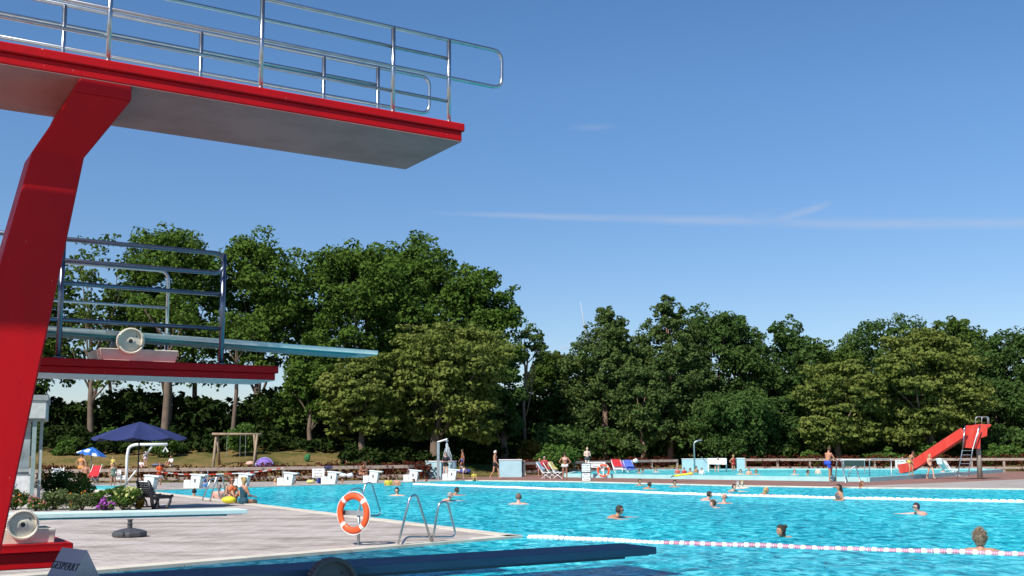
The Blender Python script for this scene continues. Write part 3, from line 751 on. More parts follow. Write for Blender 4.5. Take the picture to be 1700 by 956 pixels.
tree('right pointed pine, tallest tip of the two', 1112, 84, 486, 76, 740, 'cone', 'l_pine', 16, lobes=85, sub=10, nleaf=28, size=.15, lobe_r=.22, trunk_r=.3, bark='pine_bark', cat='pine tree', name='pine_tree')
tree('short rounded pine squeezed between the two pointed pines', 1065, 81, 590, 48, 755, 'dome', 'l_pine', 17, lobes=30, sub=10, nleaf=26, size=.15, lobe_r=.3, trunk_r=.2, bark='pine_bark', cat='pine tree', name='pine_tree')
tree('dark broad tree right of the tallest pine', 1200, 88, 492, 75, 740, leaf='l_dark2', seed=18, lobes=48, sub=10, nleaf=30, size=.21, lobe_r=.28, trunk_r=.35)
tree('low dark tree in front of the broad one behind the blue wall', 1215, 80, 640, 70, 765, leaf='l_dark2', seed=19, lobes=34, sub=10, nleaf=28, size=.19, lobe_r=.3, trunk_r=.2)
tree('dark tree with ragged top behind the man in blue trunks', 1315, 88, 520, 68, 745, leaf='l_dark2', seed=20, lobes=44, sub=10, nleaf=30, size=.21, lobe_r=.28, trunk_r=.35)
tree('low dark tree under the ragged topped one', 1290, 82, 650, 55, 765, leaf='l_dark2', seed=33, lobes=24, sub=10, nleaf=28, size=.19, lobe_r=.3, trunk_r=.2)
tree('big pale olive lime tree left of the red slide', 1540, 79, 538, 100, 745, leaf='l_olive', seed=21, lobes=58, sub=12, nleaf=28, size=.17, lobe_r=.19, trunk_r=.38, flat=.26)
tree('smaller pale olive lime tree touching the big one', 1395, 79, 582, 75, 752, leaf='l_olive', seed=22, lobes=40, sub=12, nleaf=26, size=.17, lobe_r=.21, trunk_r=.28, flat=.26)
tree('small green tree peeping over the smaller lime tree', 1400, 90, 562, 45, 680, leaf='l_mid', seed=23, lobes=16, sub=9, nleaf=26, size=.21, lobe_r=.36)
tree('dark tree behind the top of the big lime tree', 1475, 98, 514, 78, 700, leaf='l_dark2', seed=24, lobes=36, sub=10, nleaf=28, size=.23, lobe_r=.3, trunk_r=.3)
tree('mid green tree behind the slide with a flat top', 1592, 96, 517, 72, 720, leaf='l_mid', seed=25, lobes=36, sub=10, nleaf=28, size=.23, lobe_r=.3, trunk_r=.3)
tree('dark tree at the right edge of the photo', 1690, 92, 534, 85, 745, leaf='l_dark2', seed=26, lobes=46, sub=10, nleaf=28, size=.22, lobe_r=.28, trunk_r=.35)
tree('shadowed lower tree beside the slide ladder', 1660, 84, 620, 55, 755, leaf='l_dark2', seed=27, lobes=26, sub=10, nleaf=26, size=.2, lobe_r=.3, trunk_r=.2)
# a second row outside and behind the frame edges, seen from a step aside
tree('dark tree beyond the left edge of the view', 30, 84, 400, 90, 660, leaf='l_dark', seed=28, lobes=30, sub=9, nleaf=24, size=.25, lobe_r=.32, trunk_r=.35)
tree('dark tree beyond the right edge of the view', 1830, 90, 540, 80, 745, leaf='l_dark2', seed=29, lobes=30, sub=9, nleaf=24, size=.25, lobe_r=.32, trunk_r=.3)
# plain trunks seen under the crowns on the left
for i, (u, y, vt, r, lab) in enumerate(((183, 86, 560, .17, 'thin pale trunk rising through the hedge left of the navy parasol'), (385, 80, 560, .18, 'bare straight trunk rising behind the swing frame'),
        (272, 78, 560, .33, 'stout reddish trunk behind the navy parasol'), (322, 88, 540, .24, 'dark trunk between parasol and swing, in front of sky'), (560, 84, 600, .22, 'dark trunk left of the lime tree'))):
    rng = np.random.default_rng(50+i)
    a = G(u, y); b = Q(u+(-6, 8, 5, -4, 2)[i], vt, y)
    t = thing('tree', lab, 'tree', tuple(a))
    mb = MB(); mb.tube([a-UP*.2, a+UP*.5, a.lerp(b, .5)+Vector((.15, 0, 0)), b], [r*1.3, r, r*.8, r*.5], 8)
    ends = []
    for k in range(6):
        e = b+Vector((rng.uniform(-1.8, 1.8), rng.uniform(-1.5, 1.5), rng.uniform(-.4, 2.6))); ends.append(np.array(e)); limb(mb, a.lerp(b, rng.uniform(.7, 1)), e, r*.35, r*.1, rng)
    mb.build('trunk', M['bark'], t, smooth=True)
    V, F = clumps(rng, ends, [1.0]*6, 130, .17); np_mesh('crown', V, F, M['l_dark'], t)

# dense dark undergrowth along the back of the bank: one mass nobody could count
rng = np.random.default_rng(77)
def veg_mass(name, label, x0, x1, yfun, hfun, depth, mt, size, dens, seed, z0f=None, parent=None):
    rng = np.random.default_rng(seed); n = int((x1-x0)*dens)
    cs = []; rs = []
    for k in range(n):
        x = rng.uniform(x0, x1); h = hfun(x); y = yfun(x)+rng.uniform(0, depth); z = (z0f(x, y) if z0f else ground_z(x, y))
        zz = h*rng.uniform(.02, 1.0)**.7
        cs.append(np.array([x, y-(1-zz/max(h, .1))*.4, z+zz])); rs.append(rng.uniform(.5, 1.0)*min(1.0, .28*h+.22))
    V, F = clumps(rng, cs, rs, 22, size); o = np_mesh(name, V, F, M[mt]); 
    o['kind'] = 'stuff'; o['label'] = label; return o
def hh(x):
    u = 850+FPX*x/92
    v = np.interp(u, [-100, 60, 110, 150, 200, 250, 330, 420, 520, 700, 850, 900, 1000, 1300, 1800], [640, 640, 655, 690, 682, 660, 672, 688, 650, 640, 640, 660, 620, 610, 600])
    return (748-v)/FPX*92+CAMH-2.0
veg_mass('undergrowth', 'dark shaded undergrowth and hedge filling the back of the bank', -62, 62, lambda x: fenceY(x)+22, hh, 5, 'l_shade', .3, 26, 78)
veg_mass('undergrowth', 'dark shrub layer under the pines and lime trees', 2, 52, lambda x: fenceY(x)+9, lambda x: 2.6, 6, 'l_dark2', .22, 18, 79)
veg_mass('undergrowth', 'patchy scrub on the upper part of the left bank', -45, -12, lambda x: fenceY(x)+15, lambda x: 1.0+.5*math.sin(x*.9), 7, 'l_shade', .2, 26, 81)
veg_mass('undergrowth', 'dark leaf mass standing in for shade on the slope under the lime trees', Q(560, 760, 74).x, Q(880, 760, 78).x, lambda x: fenceY(x)+9, lambda x: .9, 14, 'l_shade', .2, 60, 80)  # dark leaves added so the slope looks shaded
# a closed earth core inside the hedge so that no horizon shows through it
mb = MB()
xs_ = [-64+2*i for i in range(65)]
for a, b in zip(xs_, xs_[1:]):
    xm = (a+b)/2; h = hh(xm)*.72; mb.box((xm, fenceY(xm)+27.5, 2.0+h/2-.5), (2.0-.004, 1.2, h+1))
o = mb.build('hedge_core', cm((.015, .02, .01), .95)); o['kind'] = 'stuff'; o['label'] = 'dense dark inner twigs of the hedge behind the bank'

def bush(label, p, w, h, leaf, seed, n=16, nleaf=60, size=.08, name='bush', cat='bush', flower=None, group=None, nf=40, fs=.05, depth=None):
    if 120 <= seed < 140: w *= 1.25; n = int(n*1.3)
    rng = np.random.default_rng(seed); p = Vector(p)
    t = thing(name, label, cat, tuple(p), group)
    cs = []; rs = []; c = np.array([p.x, p.y, p.z+h*.45]); rad = np.array([w/2*.72, (depth or w)/2*.72, h*.42])
    for k in range(n):
        d = rng.normal(size=3); d /= np.linalg.norm(d); cs.append(c+d*rad*rng.uniform(.4, 1)); rs.append(min(w, h)*.26*rng.uniform(.7, 1.2))
    V, F = clumps(rng, cs, rs, nleaf, size); np_mesh('foliage', V, F, M[leaf], t)
    if flower:
        Pn = []; 
        for k in range(nf):
            i = rng.integers(len(cs)); d = rng.normal(size=3); d[1] -= .8; d[2] = abs(d[2])+.2; d /= np.linalg.norm(d); Pn.append(cs[i]+d*rs[i]*1.05)
        Pn = np.array(Pn); Nn = rng.normal(size=Pn.shape)+np.array([0, -1, .8]); Nn /= np.linalg.norm(Nn, axis=1)[:, None]
        V, F = leaf_quads(rng, np.repeat(Pn, 3, 0)+rng.normal(size=(len(Pn)*3, 3))*fs*.6, np.repeat(Nn, 3, 0), fs, .9); np_mesh('flowers', V, F, M[flower], t)['kind'] = 'stuff'
    st = MB()
    for k in range(5):
        e = Vector(cs[k % len(cs)]); st.tube([p-UP*.03, (p+e)/2+Vector((0, 0, .05)), e], [.02, .015, .006], 5)
    st.build('stems', M['bark'], t)
    return t
bush('round leafy bush growing under the wooden swing beam', G(400, 76), 2.4, 2.3, 'l_bush', 101, 22, 90, .11)
bush('green bush on the bank to the left of the blue beach parasol', G(110, 76), 2.4, 1.3, 'l_bush', 102, 16, 80, .11)
bush('low bush on the bank behind the white lift arm', G(275, 76), 2.0, 1.7, 'l_bush', 103, 18, 80, .11)
bush('low green scrub on the bank top left of the navy parasol', G(185, 82), 3.4, 1.6, 'l_bush', 104, 18, 80, .12)
bush('sunlit big round bush behind the white folding loungers', G(925, 80), 3.6, 2.6, 'l_bush', 105, 28, 110, .12)
bush('yellow-brown shrub left of the big round bush', G(885, 84), 2.6, 2.4, 'l_yellow', 106, 16, 70, .12)
bush('yellow leaved shrub on the bank right of the swing frame', G(445, 84), 2.2, 2.8, 'l_yellow', 107, 14, 40, .12)
bush('bright green shrub at the foot of the small lime tree', G(1345, 92), 3.4, 1.9, 'l_bush', 108, 18, 70, .12)
bush('bright green shrub left of the slide foot', G(1470, 92), 4.6, 2.0, 'l_bush', 109, 22, 90, .12)
bush('leafy shrub directly behind the slide chute', G(1545, 92), 3.8, 2.3, 'l_bush', 110, 22, 90, .12)
bush('leafy green shrub right of the slide column', G(1660, 91), 4.4, 2.4, 'l_bush', 111, 24, 90, .12)
bush('green shrub at the far right edge of the fence', G(1725, 92), 3.6, 2.0, 'l_bush', 112, 20, 80, .12)
# flower bed on the deck
D = lambda u, v: P(u, v, 0)
bush('dark tall shrub beside the glass booth in the flower bed', D(98, 832), 1.5, 1.25, 'l_dark2', 120, 24, 110, .05)
bush('green shrub with small orange blooms, tallest of the flower bed', D(132, 834), 1.1, 1.05, 'l_bush', 121, 18, 110, .045, flower='f_orange', nf=10, fs=.02)
bush('round grey-green cushion shrub on the left of the flower bed', D(93, 846), 1.05, .72, 'l_bush2', 122, 18, 130, .035, flower='f_pale', nf=40, fs=.015)
bush('second grey-green cushion shrub with a few orange blooms', D(136, 847), 1.0, .58, 'l_bush2', 123, 16, 130, .035, flower='f_orange', nf=16, fs=.02)
bush('low yellow-green shrub behind the cushions', D(165, 840), 1.4, .62, 'l_bush', 124, 16, 110, .04)
bush('clump of purple asters at the front of the flower bed', D(176, 848), .62, .34, 'l_bush', 125, 10, 60, .03, flower='f_purple', nf=130, fs=.026, cat='flowers', name='flower_clump')
bush('pale yellow-green hydrangea at the foot of the navy parasol', D(205, 847), .95, .75, 'l_bush', 126, 16, 110, .04, flower='f_pale', nf=70, fs=.035)
bush('dark shrub behind the hydrangea by the parasol pole', D(212, 838), 1.1, .72, 'l_dark2', 127, 16, 110, .045)
bush('pink flowering shrub in front of the glass booth', D(58, 848), 1.0, .45, 'l_bush', 128, 12, 80, .035, flower='f_pink', nf=60, fs=.02)
bush('dark rounded shrub with orange flowers beside the red leg', D(24, 846), 1.0, .72, 'l_dark2', 129, 16, 110, .04, flower='f_orange', nf=36, fs=.025)
bush('magenta flowers peeping above the shrub by the leg', D(10, 840), .7, .9, 'l_bush', 130, 10, 80, .04, flower='f_purple', nf=30, fs=.025)
bush('small brown-green shrub beside the bench', D(229, 846), .35, .4, 'l_yellow', 131, 8, 70, .035)
# ------------------------------------------------------------------ pool furniture and everything on the decks
def GV(u, v):
    """point on the bank seen at pixel row v"""
    best = None
    x0 = ray(u, v); 
    y = 55.0
    while y < 100:
        q = Q(u, v, y)
        if q.z <= ground_z(q.x, y) or (y > 95): return Vector((q.x, y, ground_z(q.x, y)))
        y += .1
    return Vector((q.x, y, ground_z(q.x, y)))
def multi(o, mats, fn):
    for m_ in mats: o.data.materials.append(m_)
    for p in o.data.polygons: p.material_index = fn(p)

# lane ropes -------------------------------------------------------
def rope(name, label, pts, r, per, pat, mats, step=None, group='floating lane lines'):
    """one continuous string of floats; pat(s) gives (radius factor, material index)"""
    P3 = [Vector(p) for p in pts]; L_ = [0]
    for a, b in zip(P3, P3[1:]): L_.append(L_[-1]+(b-a).length)
    path = []; rs = []; s = 0; mi = []
    while s < L_[-1]:
        i = max(k for k in range(len(L_)) if L_[k] <= s); i = min(i, len(P3)-2)
        p = P3[i].lerp(P3[i+1], (s-L_[i])/(L_[i+1]-L_[i]))
        rf, mm = pat(s)
        p = p+Vector((0, 0, .008*math.sin(s*1.7)+.006*math.sin(s*4.1)))
        path.append(p); rs.append(r*rf); mi.append(mm); s += step
    t = thing(name, label, 'lane rope', tuple(P3[0]), group)
    o = MB().tube(path, rs, 8).build('float_line', mats[0], t, smooth=False)
    for m_ in mats[1:]: o.data.materials.append(m_)
    for k, p in enumerate(o.data.polygons):
        s_ = min(k//8, len(mi)-1)
        p.material_index = mi[s_]
    return t
def pat1(s):
    ph = s % .205
    if s < 2.9: return ((.45, 0) if (s % .12) < .02 else (1.0, 0))
    if ph < .09: return (1.05, 0) if ph > .012 else (.5, 0)
    q = (ph-.09) % .038
    return (.95, 1) if q > .010 else (.6, 0)
wzz = WZ+.02
rope('lane_rope', 'red and white disc lane line nearest the camera across the pool', [P(876, 892, wzz), P(1160, 903.5, wzz), P(1420, 912, wzz), P(1700, 921, wzz), P(1950, 929, wzz)], .052, 0, pat1, [M['float_white'], M['float_red']], .0085)
def pat2(s): return (.5, 0) if (s % .26) < .05 else (1.0, 0)
rope('lane_rope', 'plain white lane line crossing the far part of the pool', [P(686, 804.2, wzz), P(900, 811.5, wzz), P(1160, 821.2, wzz), P(1430, 828.2, wzz), P(1700, 833.6, wzz), P(1950, 838, wzz)], .075, 0, pat2, [M['float_white']], .05)

# starting blocks ----------------------------------------------------
dK = (B_-K_); dK.z = 0; dK.normalize(); inK = Vector((-dK.y, dK.x, 0))       # away from the water
us = [(233, 50), (310, 30), (388, 30), (463, 30), (535, 30), (604, 30), (670, 29), (734, 28)]
names = ['nearest the black bench beside the orange toy bundle', 'second from the bench, a person in blue leaning behind it', 'behind the two women sitting on the pool edge', 'with a shoulder-deep bather to its left', 'just right of the small white notice board', 'with the seated bronzed man to its left', 'with two bathers in yellow to its left', 'farthest right, at the end of the low fence']
first = None
ang = math.atan2(-inK.y, -inK.x)
for i, (u, wpx) in enumerate(us):
    p = PL(u+16, 800, K_+inK*.75, inK); p.z = 0
    if first is None:
        t = thing('starting_block', '', 'starting block', (0, 0, 0), 'starting blocks along the pool end')
        MB().add([(-.22, -.26, 0), (.22, -.26, 0), (.22, .26, 0), (-.22, .26, 0), (-.16, -.26, .62), (.30, -.26, .56), (.30, .26, .56), (-.16, .26, .62)], [(0, 3, 2, 1), (4, 5, 6, 7), (0, 1, 5, 4), (1, 2, 6, 5), (2, 3, 7, 6), (3, 0, 4, 7)]).build('pedestal', M['block'], t, bevel=.012)
        MB().add([(-.20, -.29, .625), (.50, -.29, .555), (.50, .29, .555), (-.20, .29, .625), (-.20, -.29, .685), (.50, -.29, .615), (.50, .29, .615), (-.20, .29, .685)], [(0, 3, 2, 1), (4, 5, 6, 7), (0, 1, 5, 4), (1, 2, 6, 5), (2, 3, 7, 6), (3, 0, 4, 7)]).build('top_plate', M['block'], t, bevel=.012)
        MB().box((-.375, 0, .19), (.30, .5, .38)).build('rear_step', M['block'], t, bevel=.012)
        MB().tube(arcpts([(.21, -.14, .5), (.34, -.14, .48), (.34, .14, .48), (.21, .14, .5)], .05), .016, 8).build('grip', M['dark'], t, smooth=True)
        MB().box((.02, -.266, .36), (.07, .012, .16)).build('side_mark', M['grey_metal'], t)
        first = t; t.location = p; t.rotation_euler = (0, 0, ang+R(40)); t['label'] = 'white starting block '+names[0]; t.scale = (1.02, 1.02, 1.02)
    else:
        dup(first, p, ang+R(40), 'white starting block '+names[i], scale=1.02)
# fences ----------------------------------------------------------------
def fence(label, u0, u1, h0, h1, dy=0, step=2.4, hedge=True):
    a, b = P(u0, 800), P(u1, 800)
    def fp(u):
        # point of the fence line seen in column u
        lo, hi = 40.0, 120.0
        for _ in range(40):
            y = (lo+hi)/2; x = Q(u, 760, y).x
            if y < fenceY(x): lo = y
            else: hi = y
        return Vector((x, y+dy, 0))
    A, B2 = fp(u0), fp(u1); n = max(3, int((B2-A).length/step)); pts = [fp(u0+(u1-u0)*k/n) for k in range(n+1)]
    t = thing('plank_fence', label, 'fence', tuple(A))
    hs = [h0+(h1-h0)*k/n for k in range(n+1)]
    for frac, hh_ in ((.86, .19), (.26, .17)):
        mb = MB()
        vs = []; fs = []
        for k, (p, h) in enumerate(zip(pts, hs)):
            z = h*frac; 
            for dy_, dz in ((-.10, -hh_/2), (-.10, hh_/2), (-.045, hh_/2), (-.045, -hh_/2)): vs.append((p.x, p.y+dy_, z+dz))
        for k in range(n):
            for q in range(4): fs.append((k*4+q, k*4+(q+1) % 4, (k+1)*4+(q+1) % 4, (k+1)*4+q))
        fs.append((0, 1, 2, 3)); fs.append((n*4+3, n*4+2, n*4+1, n*4))
        mb.add(vs, fs).build('rail', M['wood'], t)
    for k, (p, h) in enumerate(zip(pts, hs)):
        MB().box((p.x, p.y+.03, h*.48), (.15, .14, h*.96)).build('post', M['wood'], t)
    if hedge:
        veg_mass('flower_hedge', 'low bronze-red hedge behind the '+label, pts[0].x, pts[-1].x, lambda x: fenceY(x)+.22, lambda x: (h0+(h1-h0)*(x-pts[0].x)/(pts[-1].x-pts[0].x))*1.02, .8, 'l_red', .10, 16 if u1 < 800 else 14, int(u0)+200)
fence('weathered plank fence behind the starting blocks on the left', 60, 746, .80, .95)
fence('weathered plank fence behind the white loungers in the middle', 870, 1124, .98, 1.05)
fence('weathered plank fence behind the raised pool on the right', 1237, 1720, 1.08, 1.10)

# glass booth ---------------------------------------------------------
y0 = 36.0
def bq(u, v): return Q(u, v, y0)
tb_ = thing('lifeguard_booth', 'grey and white glazed booth at the left edge behind the red leg', 'building', tuple(D(40, 838)))
AX = Vector((math.cos(R(22)), math.sin(R(22)), 0)); AY = Vector((-AX.y, AX.x, 0))
cr0 = Q(66, 740, y0); cr0.z = 0; ztop = Q(60, 656, y0).z; zm_ = Q(60, 665, y0).z; zr = Q(60, 695, y0).z; zs = Q(60, 790, y0).z
def bo(x, y_, z): q = cr0+AX*x+AY*y_; return Vector((q.x, q.y, z))
MB().box(bo(-2.85, 1.9, (zm_+zr)/2), (6.0, 4.1, zm_-zr), ax=AX).build('roof', cm((.44, .48, .46), .6), tb_, bevel=.02)
MB().box(bo(-2.85, 1.9, (ztop+zm_)/2), (6.1, 4.2, ztop-zm_), ax=AX).build('roof_edge', cm((.24, .27, .27), .6), tb_)
MB().box(bo(-3.05, 2.0, zs/2), (5.6, 3.6, zs), ax=AX).build('parapet', cm((.62, .63, .62), .6), tb_)
MB().box(bo(-3.05, 2.0, (zs+zr)/2), (5.5, 3.5, zr-zs-.01), ax=AX).build('window', M['glass'], tb_)
MB().box(bo(-.18, .08, zr/2), (.13, .13, zr), ax=AX).build('column', cm((.22, .30, .29), .5), tb_)
MB().box(bo(.02, .5, zr/2), (.10, .10, zr), ax=AX).build('column', cm((.36, .42, .41), .5), tb_)
for vv, th in ((722, .05), (781, .10), (702, .04)):
    MB().box(bo(-3.05, .23, Q(40, vv, y0).z), (5.5, .05, th), ax=AX).build('window_bar', cm((.30, .33, .33), .5), tb_)
for k in range(5):
    MB().box(bo(-1.15-1.0*k, .235, (zs+zr)/2), (.05, .05, zr-zs-.02), ax=AX).build('window_bar', cm((.30, .33, .33), .5), tb_)

# parasols --------------------------------------------------------------
def parasol(label, base, rad, zedge, zapex, mtc, pole_r=.022, n=8, tilt=None, polemat=None, foot=None, rot=.2, cat='parasol', name='parasol', pat=None):
    t = thing(name, label, cat, tuple(base))
    A = Vector((base.x, base.y, zapex)); vs = []; fs = []
    rings = [(0, zapex), (.35, zapex-(zapex-zedge)*.30), (.7, zapex-(zapex-zedge)*.66), (1, zedge)]
    S = n*4
    def sk(f, z, k, dz):
        an = rot+2*math.pi*k/S; ph = (k % 4)/4; c = math.cos(math.pi/n)
        rr = c/max(.2, math.cos((ph-.5)*2*math.pi/n)) if True else 1
        sagz = -(.06*f*math.sin(math.pi*ph))*rad
        return Vector((math.cos(an)*rad*f*rr, math.sin(an)*rad*f*rr, z+sagz+dz-base.z))
    for dz in (0, -.012):
        off = len(vs); vs.append(Vector((0, 0, zapex+dz-base.z)))
        for f, z in rings[1:]:
            for k in range(S): vs.append(sk(f, z, k, dz))
        for k in range(S): fs.append((off, off+1+k, off+1+(k+1) % S))
        for i in range(2):
            for k in range(S): fs.append((off+1+i*S+k, off+1+(i+1)*S+k, off+1+(i+1)*S+(k+1) % S, off+1+i*S+(k+1) % S))
        if dz == 0: top = off
    o1, o2 = 1+2*S, (1+3*S)+1+2*S
    for k in range(S): fs.append((o1+k, o2+k, o2+(k+1) % S, o1+(k+1) % S))
    if tilt:
        M4 = Matrix.Rotation(tilt[0], 4, Vector(tilt[1])); vs = [Vector((0, 0, zedge-base.z))+(M4 @ (v-Vector((0, 0, zedge-base.z)))) for v in vs]
    vs = [v+base for v in vs]
    o = MB().add(vs, fs).build('canopy', mtc, t)
    if pat:
        o.data.materials.append(M['white'])
        for p in o.data.polygons:
            if pat(p.index, S): p.material_index = 1
    mb = MB().tube([base, (base.x, base.y, zapex-.02)], pole_r, 10); mb.build('pole', polemat or M['dark'], t, smooth=True)
    if foot: MB().tube([base, base+UP*foot], pole_r*1.9, 12).build('ground_sleeve', M['white'], t, smooth=True)
    rb2 = MB()
    for k in range(n):
        an = rot+2*math.pi*k/n; c = Vector((math.cos(an)*rad*.97, math.sin(an)*rad*.97, zedge-base.z+.0))
        a = Vector((0, 0, zapex-base.z-.03))
        if tilt:
            z0v = Vector((0, 0, zedge-base.z)); c = z0v+(M4 @ (c-z0v)); a = z0v+(M4 @ (a-z0v))
        rb2.tube([base+a, base+c-UP*.02], .008, 5)
    rb2.build('ribs', M['dark'], t)
    return t
pb = D(227, 845)
parasol('large navy blue parasol on a black pole beside the black bench', pb, 1.43, Q(228, 727, pb.y).z, Q(230, 700, pb.y).z, M['parasol'], foot=.28)
b2 = D(150, 800)
parasol('bright blue beach parasol with white printed patches near the left fence', b2, .86, Q(150, 754, b2.y).z, Q(150, 742, b2.y).z, M['parasol2'], tilt=(R(9), (0, 1, 0)), pat=lambda i, S: (i % (S*3)) in (S+20, S+21, S+22, 2*S+25, 2*S+26, 2*S+16), polemat=M['steel'])
t = thing('parasol_stand', 'round dark grey parasol foot standing empty on the paving', 'parasol base', tuple(D(215, 891)))
p = D(215, 891)
MB().lathe([(.33, 0), (.36, .03), (.36, .09), (.33, .115), (.20, .155), (.07, .18)], p, seg=10).build('foot', M['charcoal'], t, bevel=.008)
MB().lathe([(.05, .17), (.05, .25), (.062, .26), (.062, .27), (.04, .28), (.05, .34), (.06, .345), (.06, .36)], p, seg=14).build('tube_socket', M['charcoal'], t)
MB().box(p+Vector((-.02, -.345, .09)), (.05, .06, .05)).build('filler_cap', M['charcoal'], t)

# bench ------------------------------------------------------------------
bc = D(259, 843.5); t = thing('park_bench', 'black slatted plastic bench standing by the navy parasol', 'bench', tuple(bc))
t.rotation_euler = (0, 0, R(37))
def bl(x, y, z): return bc+Vector((x*.80, y, z*.93))
for k in range(6):
    z = .47+.075*k; x = -.26-.045*k
    MB().box(bl(x, 0, z), (.035, 1.18, .062), up=(.3, 0, 1)).build('back_slat', M['bench'], t, bevel=.006)
for k in range(4):
    MB().box(bl(-.17+.135*k, 0, .43-.012*(k == 0)), (.115, 1.2, .03)).build('seat_slat', M['bench'], t, bevel=.006)
for s in (-.5, .5):
    y = s*1.1
    prof = [(-.58, .90), (-.50, .92), (-.36, .50), (-.22, .40), (.25, .41), (.42, .45), (.44, .40), (.26, .06), (.24, 0), (.10, 0), (.11, .06), (.21, .34), (-.10, .33), (-.16, .06), (-.30, .05), (-.36, .33), (-.44, .45), (-.62, .86)]
    # side frame built from stout bars following the photo's outline
    f = MB()
    f.tube([bl(-.55, y, .92), bl(-.47, y, .62), bl(-.42, y, .44), bl(-.40, y, .25), bl(-.34, y, .02)], [.04, .055, .06, .06, .05], 8)
    f.tube([bl(-.43, y, .42), bl(-.1, y, .385), bl(.25, y, .39), bl(.42, y, .43)], [.055, .05, .05, .04], 8)
    f.tube([bl(.33, y, .40), bl(.30, y, .22), bl(.20, y, .05), bl(.14, y, .02)], [.045, .045, .05, .05], 8)
    f.tube([bl(-.36, y, .03), bl(-.1, y, .035), bl(.16, y, .03)], .03, 8)
    f.tube([bl(-.34, y, .40), bl(-.16, y, .2), bl(-.12, y, .04)], [.04, .032, .03], 8)
    f.build('side_frame', M['bench'], t, smooth=True)

# life rings ---------------------------------------------------------------
def lifering(label, c, Rr, yaw, rr=.2, lean=0):
    t = thing('life_ring', label, 'life ring', tuple(c), 'life rings')
    ax = Vector((math.sin(yaw), -math.cos(yaw), 0)); a = Vector((math.cos(yaw), math.sin(yaw), 0)); bz = UP
    vs = []; fs = []; S, K = 60, 12; r1 = Rr*(1-rr)
    for i in range(S):
        an = 2*math.pi*i/S; d = a*math.cos(an)+bz*math.sin(an)
        for k in range(K):
            ph = 2*math.pi*k/K; vs.append(c+d*(r1+Rr*rr*math.cos(ph))+ax*(Rr*rr*.72*math.sin(ph)))
    for i in range(S):
        for k in range(K): fs.append((i*K+k, ((i+1) % S)*K+k, ((i+1) % S)*K+(k+1) % K, i*K+(k+1) % K))
    o = MB().add(vs, fs).build('ring_body', M['orange'], t, smooth=True)
    o.data.materials.append(M['white'])
    for p in o.data.polygons:
        i = p.index//K
        if (i+4) % 15 in (10, 11): p.material_index = 1
    path = []
    for i in range(65):
        an = 2*math.pi*i/64; d = a*math.cos(an)+bz*math.sin(an); sag = abs(math.sin(2*(an-.55)))**.6
        path.append(c+d*Rr*(1.0+.055*sag))
    MB().tube(path[:-1], Rr*.022, 6, closed=True).build('grab_rope', M['white'], t, smooth=True)
    return t
pbase = D(595, 905)
t = thing('ring_post', 'steel post with a grey holder plate carrying the big life ring', 'post', tuple(pbase))
MB().tube([pbase, pbase+UP*.66], .028, 12).build('pole', M['steel_dull'], t, smooth=True)
rc = Q(589.5, 851.5, pbase.y)+Vector((-.02, -.08, 0)); yaw = R(-32)
MB().box(rc+Vector((math.cos(yaw)*0, .075, .0)), (.72, .012, .09), ax=(math.cos(yaw), math.sin(yaw), 0)).build('holder_plate', M['steel_dull'], t)
MB().lathe([(.07, 0), (.07, .01), (.035, .014)], pbase, seg=14).build('foot_plate', M['steel_dull'], t)
lifering('orange life ring with four white bands on the near steel post', rc, .382, yaw, .165)
pr2 = D(1002, 793.5); t = thing('ring_post', 'small post with a white box holding the far life ring', 'post', tuple(pr2))
MB().tube([pr2, Q(1002, 776, pr2.y)], .04, 8).build('pole', M['white'], t)
MB().box(Q(1001, 778, pr2.y)+Vector((0, .1, 0)), (.25, .1, .3)).build('box', M['white'], t)
lifering('faded orange life ring hanging by the white notice stand', Q(1001.5, 781, pr2.y)-Vector((0, .12, 0)), .42, R(-20), .15)

# hand rails of the ladders ---------------------------------------------------
def hoops(label, paths, y, r=.021, cat='pool ladder', name='pool_ladder', mt='steel', kind='handrail', extra=None):
    pts = [[Q(u, v, y+dy) for (u, v, dy) in path] for path in paths]
    t = thing(name, label, cat, tuple(pts[0][0]))
    for p in pts: MB().tube(arcpts(p, .13, 5), r, 10).build(kind, M[mt], t, smooth=True)
    return t
hoops('steel pool ladder rails nearest the camera on the deck corner',
      [[(661, 903, 0), (681, 824, .2), (692, 821, .3), (716, 899, .55)], [(718, 898, .6), (729, 834, .7), (743, 832, .8), (756, 885, .95), (752, 891, .9), (675, 891, .35), (668, 902.5, .1)]], 20.5, .022)
hoops('steel pool ladder rails just behind the big life ring', [[(594, 857, 0), (607, 802, .3), (617, 801, .4), (632, 851, .9), (628, 855.5, .8), (597, 855.5, .1)], [(566, 852, .2), (581, 813, .5), (599, 809, .6), (612, 850, .9)]], 29.6, .023)
hoops('steel pool ladder rails beside the group of bathers on the left edge', [[(348.5, 833, 0), (360, 789, .4), (369, 789, .6), (375, 822, 1.2)], [(336, 830, .3), (350, 795, .6), (360, 795, .8), (364, 824, 1.4)]], 38.6, .026)
hoops('dark and white stair rails beside the man in blue trunks', [[(1387, 799, 0), (1389.5, 762, 0), (1397, 765, 0), (1404.5, 805, -2.5)], [(1407, 795, 0), (1413, 778, 0), (1421, 773, 0), (1428.5, 803, -2)], [(1391, 804, -2.2), (1429, 804.3, -2.2)]], 60.5, .032, mt='steel_dull')
hoops('grey hoop rail on the rim of the raised pool left of the white notice', [[(1443.5, 793, 0), (1443.5, 762, 0), (1479.5, 762, 0), (1480, 794, -1)]], 66, .035, 'railing', 'hoop_rail', mt='steel_dull', kind='rail')

